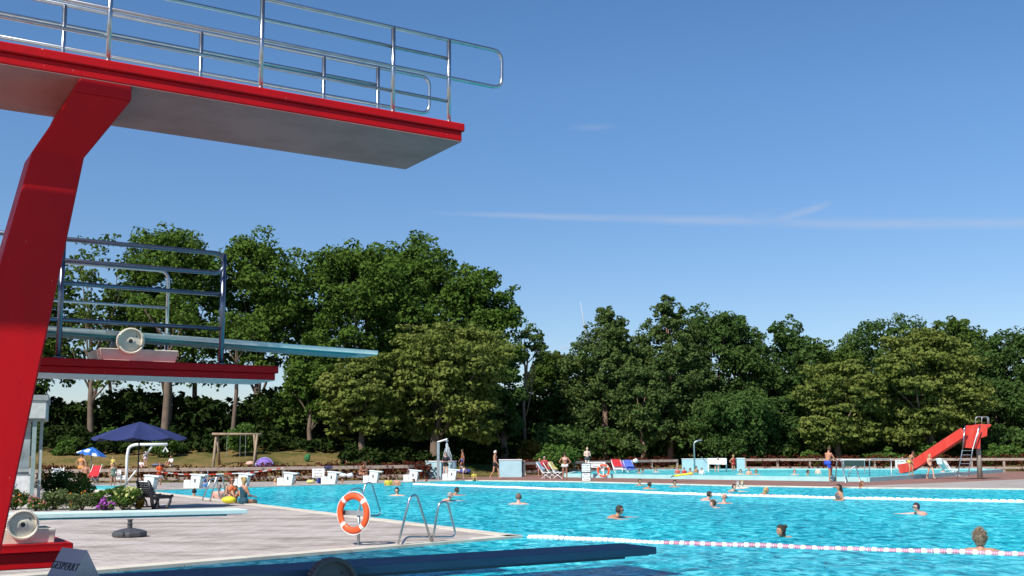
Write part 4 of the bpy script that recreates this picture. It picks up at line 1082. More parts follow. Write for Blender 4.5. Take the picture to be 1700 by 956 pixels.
# pool lift
p = D(209.5, 807); y = p.y
t = thing('pool_lift', 'white curved pool lift arm on a grey pole behind the navy parasol', 'pool lift', tuple(p))
MB().tube(arcpts([p, Q(211, 757, y), Q(214, 742, y), Q(224, 738, y), Q(278, 737.5, y)], .35, 8), .075, 10).build('arm', M['white'], t, smooth=True)
MB().tube([Q(254, 739, y), Q(247, 749, y), Q(240, 757, y)], .05, 8).build('jack', M['steel_dull'], t, smooth=True)
MB().tube([Q(226, 781, y), Q(211, 800, y)], .045, 8).build('brace', M['white'], t, smooth=True)
MB().tube([Q(275, 738, y), Q(275, 743, y)], .02, 6).build('hanger', M['steel_dull'], t)
MB().tube([Q(271, 750, y), Q(274.5, 742.5, y), Q(279, 750, y)], .045, 6).build('hook', M['white'], t)
MB().lathe([(.2, 0), (.2, .05), (.1, .06)], p, seg=12).build('foot_plate', M['steel_dull'], t)
# foot bath
t = thing('foot_bath', 'shallow grey-blue foot bath behind the flower bed', 'foot bath', tuple(D(185, 812)))
a4 = [D(140, 816), D(212, 816.5), D(214, 808), D(150, 808)]
MB().prism([Vector((q.x, q.y, .004)) for q in a4], (0, 0, .07)).build('basin', M['coping'], t)
cc = sum(a4, Vector())/4
MB().prism([cc+(Vector((q.x, q.y, .076))-cc)*.9 for q in a4] if False else [Vector((cc.x+(q.x-cc.x)*.86, cc.y+(q.y-cc.y)*.86, .075)) for q in a4], (0, 0, .006)).build('water_surface', M['water2'], t)

# showers, walls ---------------------------------------------------------------
def wallbox(label, u0, u1, v0, v1, y, mt='pale_blue', th=.15, cat='wall', name='low_wall', cap=True):
    a, b = Q(u0, v0, y), Q(u1, v0, y); zt_ = a.z; gz = ground_z(a.x, y); zb_ = min(Q(u0, v1, y).z, zt_-.2); zb_ = gz-.05 if True else zb_
    t = thing(name, label, cat, ((a.x+b.x)/2, y, zb_))
    MB().box(((a.x+b.x)/2, y, (zt_+zb_)/2), (b.x-a.x, th, zt_-zb_)).build('panel', M[mt], t, bevel=.01)
    if cap: MB().box(((a.x+b.x)/2, y, zt_+.03), (b.x-a.x+.06, th+.06, .06)).build('coping_strip', M['white'], t)
    return t
wallbox('low pale blue wall under the running shower', 707, 757.5, 766.5, 778, 68.5)
wallbox('pale blue wall between the walking man and the walking child', 828.6, 866, 764, 786, 73)
wallbox('pale blue wall panel under the thin lamp arm', 1132, 1176, 762.5, 782, 84)
wallbox('narrow pale blue panel at the left end of the right fence', 1223, 1236, 761.5, 782, 82.5)
q = Q(869, 770, 73.2); t = thing('fence_post', 'dark thick post at the right end of the pale blue wall', 'post', (q.x, q.y, 0))
MB().box((q.x, q.y, .52), (.2, .2, 1.04)).build('shaft', M['grey_metal'], t); MB().box((q.x, q.y, 1.06), (.26, .26, .05)).build('cap', M['wood'], t)
a, b = D(828, 788.5), D(873, 789.5)
t = thing('low_kerb', 'pale low kerb in front of the blue wall', 'kerb', tuple(a)); MB().box(((a.x+b.x)/2, (a.y+b.y)/2, .09), (b.x-a.x, 1.2, .18)).build('kerb_block', M['coping'], t, bevel=.02)
t = MB(); q = Q(727.5, 767, 68)
t = thing('outdoor_shower', 'grey outdoor shower with angled arm, water running over a bather', 'shower', (q.x, q.y, 0))
MB().box((q.x, 68, Q(727, 733, 68).z/2), (.16, .12, Q(727, 733, 68).z)).build('post', M['steel_dull'], t)
MB().tube([Q(726.5, 734, 68), Q(743, 729, 67.8)], .07, 8).build('arm', M['steel_dull'], t)
MB().lathe([(.05, 0), (.12, -.06), (.12, -.09)], Q(742, 730.5, 67.8), seg=12).build('shower_head', M['steel_dull'], t)
spm = bpy.data.materials.new('water_spray'); spm.use_nodes = True; nt = spm.node_tree; pb_ = nt.nodes['Principled BSDF']; pb_.inputs['Base Color'].default_value = (.8, .85, .9, 1); pb_.inputs['Roughness'].default_value = .4; pb_.inputs['Alpha'].default_value = .5
mb = MB(); rng = random.Random(5)
for k in range(260):
    a = Q(742, 731, 67.8); an = rng.uniform(0, 6.28); r = .42*math.sqrt(rng.random()); b = Vector((a.x+r*math.cos(an)+.05, a.y+r*math.sin(an)*.7, .9)); s = rng.uniform(0, .85); l = rng.uniform(.06, .2)
    mb.tube([a.lerp(b, s), a.lerp(b, min(1, s+l))], .008, 4, cap=False)
o = mb.build('shower_spray', spm); tag(o, 'fan of falling shower water beside the grey post', kind='stuff')
y = 82; q = Q(1153, 762, y)
t = thing('shower_pole', 'thin grey shower pole with bent arm behind the blue panel', 'shower', (q.x, q.y, ground_z(q.x, y)))
MB().tube(arcpts([(q.x, y, ground_z(q.x, y)), Q(1152, 734, y), Q(1164, 729.5, y)], .2, 4), .06, 8).build('pipe', M['steel_dull'], t, smooth=True)
MB().lathe([(.05, 0), (.15, -.08)], Q(1163, 730, y), seg=10).build('shower_head', M['steel_dull'], t)
# canopy / swing seat
y = 80
t = thing('awning', 'small white awning on posts right of the pale blue panel', 'awning', tuple(Q(1190, 781, y)))
a, b = Q(1175, 761, y), Q(1206, 761, y); c, d = Q(1175, 770.5, y-.6), Q(1206, 771, y-.6)
MB().prism([a, b, d, c], (0, .03, .02)).build('cloth', M['white'], t)
for uu in (1176, 1205.5):
    q = Q(uu, 762, y); MB().tube([(q.x, y, 0), q], .05, 8).build('post', M['white'], t)
MB().tube([Q(1164, 758, y), Q(1180, 775, y)], .03, 6).build('stay', M['steel_dull'], t)
# dark screen on railing
y = 72; t = thing('windbreak', 'dark green cloth panel hung on the fence behind the stair rails', 'screen', tuple(Q(1418, 782, y)))
a, b = Q(1400, 764, y), Q(1435, 774.5, y); MB().box(((a.x+b.x)/2, y, (a.z+b.z)/2), (b.x-a.x, .04, a.z-b.z)).build('cloth', cm((.02, .045, .04), .8), t)
MB().tube([Q(1397, 763.4, y), Q(1437, 763.4, y)], .035, 6).build('top_rail', M['white'], t)
for uu in (1400.5, 1435): q = Q(uu, 764, y); MB().tube([(q.x, y, 0), q], .03, 6).build('post', M['steel_dull'], t)

# notices -------------------------------------------------------------------
def notice(label, u0, u1, v0, v1, y, lines, legs=True, ztop=None, parent=None, name='notice_board'):
    a, b = Q(u0, v0, y), Q(u1, v1, y); cx = (a.x+b.x)/2
    t = parent or thing(name, label, 'sign', (cx, y, 0))
    MB().box((cx, y, (a.z+b.z)/2), (b.x-a.x, .03, a.z-b.z)).build('panel', M['white'], t)
    if legs:
        for s in (-.42, .42): MB().tube([(cx+(b.x-a.x)*s, y+.04, 0), (cx+(b.x-a.x)*s, y+.04, a.z)], .02, 6).build('leg', M['steel_dull'], t)
    h = (a.z-b.z); n = len(lines)
    for i, s in enumerate(lines):
        text_mesh(s, h/(n+.6)*.95, 'lettering', M['dark'], t, (cx, y-.017, b.z+h*(n-i-.5)/n), (1, 0, 0), (0, 0, 1))
    return t
notice('white notice board standing between two starting blocks by the left fence', 518.5, 538.5, 778, 792.5, 59.5, ['Springen', 'verboten', 'Badende'])
notice('white notice on the fence left of the girl in yellow', 1486, 1504, 763.5, 777, 71, ['Springen', 'verboten', 'Badende'])
t = notice('pair of small white notices behind the flower bed', 189.5, 201, 780, 787.5, 57.5, ['Nicht', 'springen'])
notice('', 191.5, 208, 789, 795.5, 57.6, ['Springen'], parent=t, legs=False)
notice('wide white banner on the fence behind the notice stand', 975, 1005, 766.7, 776.3, 70, ['Nichtschwimmer', 'bereich'])
t = notice('grey stand with two white notices at the far pool edge', 966, 980, 770, 783.5, 61.8, ['Springen', 'vom Rand', 'verboten'], legs=False)
notice('', 966.3, 980.2, 785.5, 798, 61.8, ['Nicht-', 'schwimmer', 'bereich'], parent=t, legs=False)
a, b = Q(965, 769, 61.85), Q(981, 769, 61.85); MB().box(((a.x+b.x)/2, 61.9, a.z/2), (b.x-a.x, .06, a.z)).build('stand_frame', M['grey_metal'], t)

# slide -------------------------------------------------------------------
ys = 63.5
t = thing('water_slide', 'red water slide with steel ladder running into the raised pool', 'water slide', tuple(Q(1626, 794, ys)))
path = [(1607, 722, 0), (1600, 726, .2), (1560, 752, 1.2), (1528, 773, 2.0), (1514, 781, 2.3), (1498, 784.5, 2.8)]
cp = [Q(u, v, ys+dy) for u, v, dy in path]
sec = [(-.34, .40), (-.30, .42), (-.27, .36), (-.24, .05), (.24, .05), (.27, .36), (.30, .42), (.34, .40), (.29, -.04), (-.29, -.04)]
vs = []; fs = []
for i, p in enumerate(cp):
    tg = (cp[min(i+1, len(cp)-1)]-cp[max(i-1, 0)]).normalized(); sd_ = Vector((-tg.y, tg.x, 0)).normalized()*-1; upn = sd_.cross(tg); upn = upn if upn.z > 0 else -upn
    for (a, b) in sec: vs.append(p+sd_*a*1.05+upn*b*1.15)
n = len(sec)
for i in range(len(cp)-1):
    for k in range(n): fs.append((i*n+k, i*n+(k+1) % n, (i+1)*n+(k+1) % n, (i+1)*n+k))
fs.append(tuple(range(n))); fs.append(tuple((len(cp)-1)*n+k for k in range(n)))
MB().add(vs, fs).build('chute', M['slide'], t)
def sq(u, v, dy=0): return Q(u, v, ys+dy)
MB().prism([sq(1601, 714), sq(1604, 706), sq(1610, 709), sq(1618, 705), sq(1629, 704), sq(1627, 745), sq(1600, 743)], (0, .05, 0)).build('front_panel', M['slide'], t)
MB().prism([sq(1628, 704), sq(1646, 704.5), sq(1645, 708), sq(1640, 710), sq(1639, 724), sq(1629, 727)], (0, .9, 0)).build('side_box', M['slide'], t, bevel=.03)
MB().prism([sq(1603, 722, .06), sq(1629, 722, .06), sq(1629, 726, .06), sq(1603, 726, .06)], (0, .85, 0)).build('deck', M['slide'], t)
MB().prism([sq(1601, 712, .85), sq(1604, 706, .85), sq(1629, 705, .85), sq(1627, 740, .85), sq(1601, 738, .85)], (0, .05, 0)).build('rear_panel', M['slide'], t)
q = sq(1626.5, 794, .45); MB().tube([(q.x+.03, q.y, 0), (q.x, q.y, sq(1626, 715).z)], [.15, .115], 14).build('column', cm((.30, .27, .22), .7), t, smooth=True)
for pth in ([(1588.5, 795.5, -.6), (1598, 745, -.1), (1600.5, 713, -.05), (1603, 706, 0)], [(1605.8, 796, -.6), (1615, 745, -.1), (1624, 713, -.05), (1627, 706, 0)], [(1598, 746, -.2), (1601.5, 712, -.3)], [(1616, 745, -.2), (1627, 708, -.3)]):
    MB().tube([sq(*a) for a in pth], .033, 8).build('ladder_rail', M['steel'], t, smooth=True)
for k in range(7):
    f = (k+.6)/7; a = sq(1588.5, 795.5, -.6).lerp(sq(1598, 745, -.1), f); b = sq(1605.8, 796, -.6).lerp(sq(1615, 745, -.1), f); MB().box((a+b)/2, ((b-a).length, .12, .03), ax=(b-a)).build('rung', M['steel_dull'], t)
MB().tube(arcpts([sq(1619.5, 706, .1), sq(1620, 692, .1), sq(1639.5, 692, .1), sq(1639.5, 706, .1)], .12), .03, 8).build('top_railing', M['steel_dull'], t, smooth=True)
MB().tube(arcpts([sq(1629.5, 706, .6), sq(1630, 692, .6), sq(1641.5, 692, .6), sq(1641.5, 706, .6)], .12), .03, 8).build('top_railing', M['steel_dull'], t, smooth=True)

# swing frame, tent --------------------------------------------------------
g0 = GV(358, 774.5); y = g0.y
t = thing('swing_frame', 'wooden swing frame of round poles standing on the left bank', 'swing', tuple(g0))
MB().tube([Q(352, 720.5, y), Q(434, 721, y+.6)], .085, 9).build('beam', M['pole_wood'], t, smooth=True)
for (a, b, dy, lab) in (((353.5, 775), (359, 720), -.7, 0), ((364.5, 774), (360.5, 722), .9, 0), ((420.5, 775), (427, 721), -.3, 0), ((425.5, 770), (422, 722), 1.3, 0)):
    pa = Q(a[0], a[1], y+dy); pa.z = ground_z(pa.x, pa.y)-.05
    MB().tube([pa, Q(b[0], b[1], y+.25)], [.095, .075], 9).build('leg', M['pole_wood'], t, smooth=True)
for uu in (377, 399, 408):
    a = Q(uu, 721, y+.3); MB().tube([a, a-UP*1.5], .012, 5).build('rope', M['steel_dull'], t)
g0 = GV(440, 777); y = g0.y
t = thing('beach_tent', 'small purple half-dome beach tent on the dry grass', 'tent', tuple(g0))
rw = 15.5/FPX*y; hz = Q(440, 759.5, y).z-g0.z
vs = []; fs = []; S, K = 16, 7
for i in range(K+1):
    th = math.pi/2*i/K
    for k in range(S): 
        an = 2*math.pi*k/S; vs.append(g0+Vector((math.cos(an)*rw*math.cos(th)**.8, math.sin(an)*rw*.8*math.cos(th)**.8, hz*math.sin(th))))
for i in range(K):
    for k in range(S): fs.append((i*S+k, i*S+(k+1) % S, (i+1)*S+(k+1) % S, (i+1)*S+k))
fs.append(tuple(range(S))); MB().add(vs, fs).build('shell', M['purple'], t, smooth=True)
arc = [g0+Vector((rw*1.01*math.cos(a_), -rw*.35, hz*1.02*math.sin(a_))) for a_ in [math.pi*k/12 for k in range(13)]]
MB().tube(arc, .02, 6).build('hoop_pole', cm((.5, .42, .75), .6), t)

# wind turbine far behind
M['haze_grey'] = mat('haze_tinted_turbine', (.42, .47, .52), .7)  # distance haze is put into the white turbine's colour
y = 600; hub = Q(974, 562, y)
t = thing('wind_turbine', 'distant white wind turbine half hidden behind the left pointed pine', 'wind turbine', (hub.x, hub.y+3, 0))
MB().tube([(hub.x, hub.y+3, 0), hub+Vector((0, 3, 0))], [.8, .5], 12).build('mast', M['haze_grey'], t, smooth=True)
MB().box(hub+Vector((0, 2.4, 0)), (1.6, 5, 1.6)).build('nacelle', M['haze_grey'], t, bevel=.3)
for tip_, mt_ in (((963.5, 500), 'haze_grey'), ((931, 581), 'haze_grey'), ((1008, 598), 'haze_grey')):
    e = Q(tip_[0], tip_[1], y); MB().tube([hub, hub.lerp(e, .15), hub.lerp(e, .5), e], [.2, .42, .28, .1], 8).build('blade', M[mt_], t, smooth=True)

# barrier tape -----------------------------------------------------------
pts = [(262, 783), (300, 787), (345, 787.5), (405, 785), (436, 782), (470, 776.5)]
Y = 58.5; t = thing('barrier_tape', 'red and white barrier tape stretched behind the starting blocks', 'barrier tape', tuple(Q(300, 800, Y)))
vs = []; fs = []; N_ = 90
for i in range(N_+1):
    s = i/N_*(len(pts)-1); k = min(int(s), len(pts)-2); f = s-k; u = pts[k][0]*(1-f)+pts[k+1][0]*f; v = pts[k][1]*(1-f)+pts[k+1][1]*f
    a = Q(u, v-.7, Y+i*.03); b = Q(u, v+1.0, Y+i*.03); vs += [a, b, b+Vector((0, .006, 0)), a+Vector((0, .006, 0))]
for i in range(N_):
    for q in range(4): fs.append((i*4+q, i*4+(q+1) % 4, i*4+4+(q+1) % 4, i*4+4+q))
o = MB().add(vs, fs).build('tape', M['white'], t); o.data.materials.append(M['slide'])
for p in o.data.polygons: p.material_index = ((p.index//4)//4) % 2
for uu in (262, 345, 470):
    q = Q(uu, 783, Y+.5); MB().tube([(q.x, q.y, 0), q+UP*.1], .03, 6).build('stake', M['steel_dull'], t)

# chairs and towels ---------------------------------------------------------
def folding_chair(label, u, v, y, w, hgt, mt, face, group=None, name='folding_chair', back=35, towel=None, tl=None):
    """low lounger: seat, reclined back, crossed legs"""
    b0 = Q(u, v, y); b0.z = ground_z(b0.x, y); t = thing(name, label, 'chair', tuple(b0), group); t.rotation_euler = (0, 0, face)
    def l(x, y_, z): return b0+Vector((x, y_, z))
    s = hgt/.95; bx = math.sin(R(back))
    MB().box(l(.0, 0, .36*s), (.5*s, w, .03)).build('seat', M[mt] if isinstance(mt, str) else mt, t)
    MB().box(l(-.25*s-bx*.3*s, 0, .36*s+.29*s), (.03, w, .62*s), ax=(math.cos(R(back)), 0, math.sin(R(back)))).build('backrest', M[mt] if isinstance(mt, str) else mt, t)
    for sy in (-.48, .48):
        MB().tube([l(-.3*s, w*sy, 0), l(.26*s, w*sy, .40*s)], .018, 6).build('leg', M['white'], t)
        MB().tube([l(.3*s, w*sy, 0), l(-.25*s, w*sy, .36*s), l(-.25*s-bx*.62*s, w*sy, .98*s)], .018, 6).build('leg', M['white'], t)
    if towel:
        f = b0
        cr, sr = math.cos(face), math.sin(face)
        def lw(x, y_, z): return b0+Vector((x*cr-y_*sr, x*sr+y_*cr, z))
        tw = thing('towel', tl, 'towel', tuple(b0))
        vs = []; fs = []
        prof = [(-.20, .55), (-.25-bx*.3+.035, .68), (-.25-bx*.60, .98), (-.25-bx*.68, 1.0), (-.25-bx*.70, .96), (-.25-bx*.5-.06, .66)]
        for (x, z) in prof:
            for k in range(5): vs.append(lw(x*s, w*.44*(k-2)/2, (z+.008*math.sin(k*2.1+z*9))*s))
        for i in range(len(prof)-1):
            for k in range(4): fs.append((i*5+k, i*5+k+1, i*5+6+k, i*5+5+k))
        o = MB().add(vs, fs).build('cloth', towel, tw, recalc=False); sm_ = o.modifiers.new('thick', 'SOLIDIFY'); sm_.thickness = .015
    return t
red_t = cm((.55, .02, .03), .9); blue_t = cm((.10, .16, .55), .9); lb_t = cm((.30, .5, .62), .9); yel_t = cm((.7, .6, .2), .9); pur_t = cm((.3, .1, .4), .9)
folding_chair('white folding lounger left of the woman in white bikini with a blue towel', 909, 791, 69, .6, 1.0, 'white', R(-20), 'white folding loungers', towel=lb_t, tl='light blue towel over the left white lounger')
folding_chair('white folding lounger with a red towel beside the woman in white bikini', 919, 790, 70, .6, 1.0, 'white', R(-15), 'white folding loungers', towel=red_t, tl='red towel over the middle white lounger')
folding_chair('white folding lounger right behind the woman in white bikini with yellow towel', 929, 790, 69, .6, 1.0, 'white', R(-25), 'white folding loungers', towel=yel_t, tl='pale yellow towel over the right white lounger')
folding_chair('garden chair under the bright red towel', 1029, 786, 78, .75, 1.05, 'white', R(-70), 'chairs by the raised pool', towel=red_t, tl='bright red towel hung over a chair by the fence')
folding_chair('blue lounger beside the red towelled chair', 1050, 786, 79, .8, 1.0, blue_t, R(-60), 'chairs by the raised pool', towel=blue_t, tl='lavender blue towel spread on the blue lounger')
folding_chair('low chair with a purple towel between red and blue chairs', 1040, 786, 79.5, .5, .9, 'white', R(-60), 'chairs by the raised pool', towel=pur_t, tl='purple towel between the red and the blue one')
folding_chair('left white plastic lounger behind the flower bed', 98, 800, 56.5, .6, .95, 'white', R(-60), 'white loungers behind the flower bed')
folding_chair('right white plastic lounger behind the flower bed', 108, 800, 56, .6, .95, 'white', R(-20), 'white loungers behind the flower bed')
folding_chair('chair with a bright red back under the blue beach parasol', 150, 800, 59.5, .55, 1.05, red_t, R(-100))
folding_chair('white folding chair behind the slide ladder', 1576, 784, 72, .6, 1.1, 'white', R(15), towel=cm((.8, .8, .82), .9), tl='white towel hanging over the chair behind the slide ladder')
folding_chair('white folding chair right of the one behind the ladder', 1586, 784, 72.5, .6, 1.0, 'white', R(-30))
# bags and small things
def bag(label, u, v, y, w, h, mt, name='bag', cat='bag', z=None):
    b0 = Q(u, v, y); b0.z = ground_z(b0.x, y) if z is None else z
    t = thing(name, label, cat, tuple(b0))
    rb_2 = random.Random(int(u*7)); mb = MB().ball(b0+UP*h*.38, 1, 14, 10, (w/2, w*.3, h*.42))
    for k in range(5): mb.ball(b0+Vector((rb_2.uniform(-.33, .33)*w, rb_2.uniform(-.15, .15)*w, h*rb_2.uniform(.3, .72))), 1, 10, 7, (w*rb_2.uniform(.14, .28), w*.2, h*rb_2.uniform(.14, .28)))
    mb.v = [(x, y_, max(b0.z, z_)) for x, y_, z_ in mb.v]
    mb.build('body', mt, t, smooth=True)
    MB().tube([b0+Vector((-w*.2, 0, h*.85)), b0+Vector((-w*.08, 0, h*1.15)), b0+Vector((w*.08, 0, h*1.15)), b0+Vector((w*.2, 0, h*.85))], .012, 5).build('handle', M['dark'], t)
    return t
bag('white bag on the bench rail left of the bronzed seated man', 570, 786, 62, .46, .26, M['white'], z=.30)
bag('second white bag on the bench rail beside the bronzed seated man', 581, 785, 62, .4, .3, cm((.6, .62, .66), .8), z=.28)
bag('dark blue bag on the fence rail right of the white notice board', 545, 779, 62.4, .5, .24, cm((.03, .035, .1), .8), z=.74)
bag('yellow and white beach bag under the white notice board', 516, 797, 60, .5, .26, cm((.6, .55, .2), .8))
bag('blue cool bag on the deck left of the fifth starting block', 531, 797, 60, .35, .3, cm((.05, .1, .4), .7))
bag('blue bundle on the ground under the trees right of the shower', 833-65, 777, 76, 1.2, .4, cm((.05, .08, .3), .9), name='blanket_roll', cat='blanket')
bag('green bag on the dry grass under the trees', 510, 764, GV(510, 766).y, .42, .6, cm((.02, .14, .04), .8))
bag('pinkish towel heap beside the purple tent', 415, 771, GV(415, 773).y, .6, .35, cm((.75, .42, .34), .9), name='towel_heap', cat='towels')
bag('small white bag left of the purple tent', 424, 772, GV(424, 774).y, .3, .25, M['white'])
bag('white and dark things heaped on the bank behind the first starting block', 262, 773, GV(262, 774).y, .9, .22, cm((.12, .13, .2), .9), name='towel_heap', cat='towels')
bag('white hat and bag on the blue lounger', 1055, 770, 79, .4, .35, M['white'], z=.85)
# ------------------------------------------------------------------ people
def capsule(mb, a, b, ra, rb, seg=12):
    a, b = Vector(a), Vector(b); t = (b-a); L_ = t.length
    if L_ < 1e-4: mb.ball(a, ra, seg, 8); return
    t /= L_; prof = []
    for k in range(5): an = -math.pi/2+math.pi/2*k/4; prof.append((max(.001, ra*math.cos(an)), ra*math.sin(an)))
    for k in range(5): an = math.pi/2*k/4; prof.append((max(.001, rb*math.cos(an)), L_+rb*math.sin(an)))
    mb.lathe(prof, a, t, seg)
def V3(*a): return Vector(a)
def mir(v): return Vector((-v.x, v.y, v.z))
def rotx(v, a): c, s = math.cos(a), math.sin(a); return Vector((v.x, v.y*c-v.z*s, v.y*s+v.z*c))
def base_pose():
    return dict(pel=V3(0, 0, .95), wai=V3(0, 0, 1.13), che=V3(0, 0, 1.33), nek=V3(0, .01, 1.47), hed=V3(0, -.015, 1.63),
        shL=V3(.185, 0, 1.405), elL=V3(.24, .02, 1.12), wrL=V3(.25, -.05, .87), haL=V3(.25, -.07, .76),
        shR=V3(-.185, 0, 1.405), elR=V3(-.24, .02, 1.12), wrR=V3(-.25, -.05, .87), haR=V3(-.25, -.07, .76),
        hiL=V3(.09, 0, .92), knL=V3(.11, -.02, .50), anL=V3(.115, .02, .085), toL=V3(.13, -.14, .035),
        hiR=V3(-.09, 0, .92), knR=V3(-.11, -.02, .50), anR=V3(-.115, .02, .085), toR=V3(-.13, -.14, .035))
def pose(kind, rng):
    J = base_pose(); j = lambda s=.02: rng.uniform(-s, s)
    def upper(fn, keys=('wai', 'che', 'nek', 'hed', 'shL', 'shR', 'elL', 'elR', 'wrL', 'wrR', 'haL', 'haR')):
        for k in keys: J[k] = fn(J[k])
    def bendf(a, piv='pel'):
        p = J[piv].copy(); upper(lambda v: p+rotx(v-p, a))
    if kind == 'stand':
        J['knL'] += V3(0, j(), 0); J['elR'] += V3(-.03, .04, 0)
    elif kind == 'hands_hips':
        for s, S in ((1, 'L'), (-1, 'R')): J['el'+S] = V3(.36*s, .06, 1.15); J['wr'+S] = V3(.19*s, -.02, 1.02); J['ha'+S] = V3(.13*s, -.08, 1.0)
    elif kind == 'arms_front':
        for s, S in ((1, 'L'), (-1, 'R')): J['el'+S] = V3(.25*s, -.02, 1.13); J['wr'+S] = V3(.12*s, -.22, 1.12); J['ha'+S] = V3(.04*s, -.25, 1.14)
    elif kind == 'walk':
        J['knL'] = V3(.1, -.18, .54); J['anL'] = V3(.1, -.22, .10); J['toL'] = V3(.11, -.37, .06)
        J['knR'] = V3(-.1, .06, .50); J['anR'] = V3(-.1, .30, .14); J['toR'] = V3(-.1, .20, .035)
        J['elL'] = V3(.24, .12, 1.13); J['wrL'] = V3(.24, .10, .88); J['haL'] = V3(.24, .07, .78)
        J['elR'] = V3(-.24, -.08, 1.13); J['wrR'] = V3(-.22, -.24, .94); J['haR'] = V3(-.2, -.3, .85)
    elif kind == 'bend':
        bendf(R(42)); J['haL'] = J['haL']+V3(0, -.05, 0)
        for s, S in ((1, 'L'), (-1, 'R')):
            J['el'+S] = J['sh'+S]+V3(.05*s, -.02, -.28); J['wr'+S] = J['el'+S]+V3(0, -.08, -.24); J['ha'+S] = J['wr'+S]+V3(0, -.03, -.1); J['kn'+S] += V3(0, -.10, 0)
    elif kind == 'throw':
        bendf(R(28)); J['elL'] = J['shL']+V3(.05, .26, -.1); J['wrL'] = J['elL']+V3(.02, .22, -.05); J['haL'] = J['wrL']+V3(0, .1, 0)
        J['elR'] = J['shR']+V3(-.02, -.1, -.26); J['wrR'] = J['elR']+V3(0, -.18, -.16); J['haR'] = J['wrR']+V3(0, -.08, -.06)
        J['knL'] += V3(0, -.12, 0); J['knR'] += V3(0, -.08, 0); J['pel'] += V3(0, .05, -.03)
    elif kind == 'rail':                       # stepping up, one arm held forward on a rail
        J['elL'] = V3(.22, -.24, 1.26); J['wrL'] = V3(.2, -.48, 1.16); J['haL'] = V3(.2, -.58, 1.13)
        J['elR'] = V3(-.24, -.18, 1.2); J['wrR'] = V3(-.2, -.42, 1.14); J['haR'] = V3(-.2, -.52, 1.12)
        J['knL'] = V3(.12, -.38, .72); J['anL'] = V3(.12, -.34, .33); J['toL'] = V3(.12, -.48, .27)
        bendf(R(10))
    elif kind in ('sit', 'sit_lean', 'sit_edge', 'sit_ground'):
        dz = {'sit': .48, 'sit_lean': .48, 'sit_edge': .12, 'sit_ground': .12}[kind]-.95
        for k in J: J[k] = J[k]+V3(0, 0, dz)
        z = J['hiL'].z
        if kind in ('sit', 'sit_lean'):
            for s, S in ((1, 'L'), (-1, 'R')): J['kn'+S] = V3(.13*s, -.43, z+.03); J['an'+S] = V3(.13*s, -.40-.08*(s+1)/2, .085); J['to'+S] = V3(.14*s, -.55, .035)
        elif kind == 'sit_ground':
            for s, S in ((1, 'L'), (-1, 'R')): J['kn'+S] = V3(.14*s, -.38, .42); J['an'+S] = V3(.13*s, -.60, .06); J['to'+S] = V3(.14*s, -.75, .04)
        else:
            for s, S in ((1, 'L'), (-1, 'R')): J['kn'+S] = V3(.11*s, -.42, z+.0); J['an'+S] = V3(.12*s, -.46, -.32); J['to'+S] = V3(.12*s, -.56, -.44)
        for s, S in ((1, 'L'), (-1, 'R')): J['el'+S] = J['sh'+S]+V3(.06*s, -.08, -.26); J['wr'+S] = J['el'+S]+V3(-.05*s, -.22, -.06); J['ha'+S] = J['wr'+S]+V3(-.02*s, -.1, -.02)
        if kind == 'sit_lean':
            bendf(R(32))
            for s, S in ((1, 'L'), (-1, 'R')): J['el'+S] = J['kn'+S]+V3(.02*s, .12, .14); J['wr'+S] = J['kn'+S]+V3(-.06*s, -.05, .22); J['ha'+S] = J['kn'+S]+V3(-.1*s, -.08, .28)
    elif kind in ('swim', 'breast', 'crawl'):   # body sloping under the surface; water surface at z=0
        for k in J: J[k] = J[k]-V3(0, 0, 1.47)
        a = R(62); p = J['nek'].copy()
        for k in J:
            if k != 'hed': J[k] = p+rotx(J[k]-p, a)
        J['hed'] = p+V3(0, -.05, .155)
        for k in J: J[k] += V3(0, 0, .045)
        for s, S in ((1, 'L'), (-1, 'R')): J['el'+S] = J['sh'+S]+V3(.20*s, -.16, -.02); J['wr'+S] = J['el'+S]+V3(.12*s, -.22, 0.0); J['ha'+S] = J['wr'+S]+V3(.0, -.1, 0)
        if kind == 'breast':
            for k in J: J[k] -= V3(0, 0, .07)
            for s, S in ((1, 'L'), (-1, 'R')): J['el'+S] = J['sh'+S]+V3(.03*s, -.24, .02); J['wr'+S] = J['el'+S]+V3(-.08*s, -.26, .02); J['ha'+S] = J['wr'+S]+V3(-.03*s, -.1, 0)
            for k in ('hiL', 'hiR', 'pel', 'wai', 'che'): J[k].z = max(J[k].z, -.16)
    elif kind in ('tread', 'head'):              # upright in the water up to the shoulders
        dz = 1.41 if kind == 'tread' else 1.52
        for k in J: J[k] = J[k]-V3(0, 0, dz)
        for s, S in ((1, 'L'), (-1, 'R')): J['el'+S] = J['sh'+S]+V3(.24*s, -.06, -.05); J['wr'+S] = J['el'+S]+V3(.16*s, -.16, .03); J['ha'+S] = J['wr'+S]+V3(.08*s, -.06, 0)
    elif kind == 'waist':                        # standing in the water to the waist or chest
        for k in J: J[k] = J[k]-V3(0, 0, 1.14)
        for s, S in ((1, 'L'), (-1, 'R')): J['el'+S] = V3(.26*s, -.0, 0.02); J['wr'+S] = V3(.16*s, -.16, .0); J['ha'+S] = V3(.08*s, -.2, .02)
    hn = J['nek']
    return J
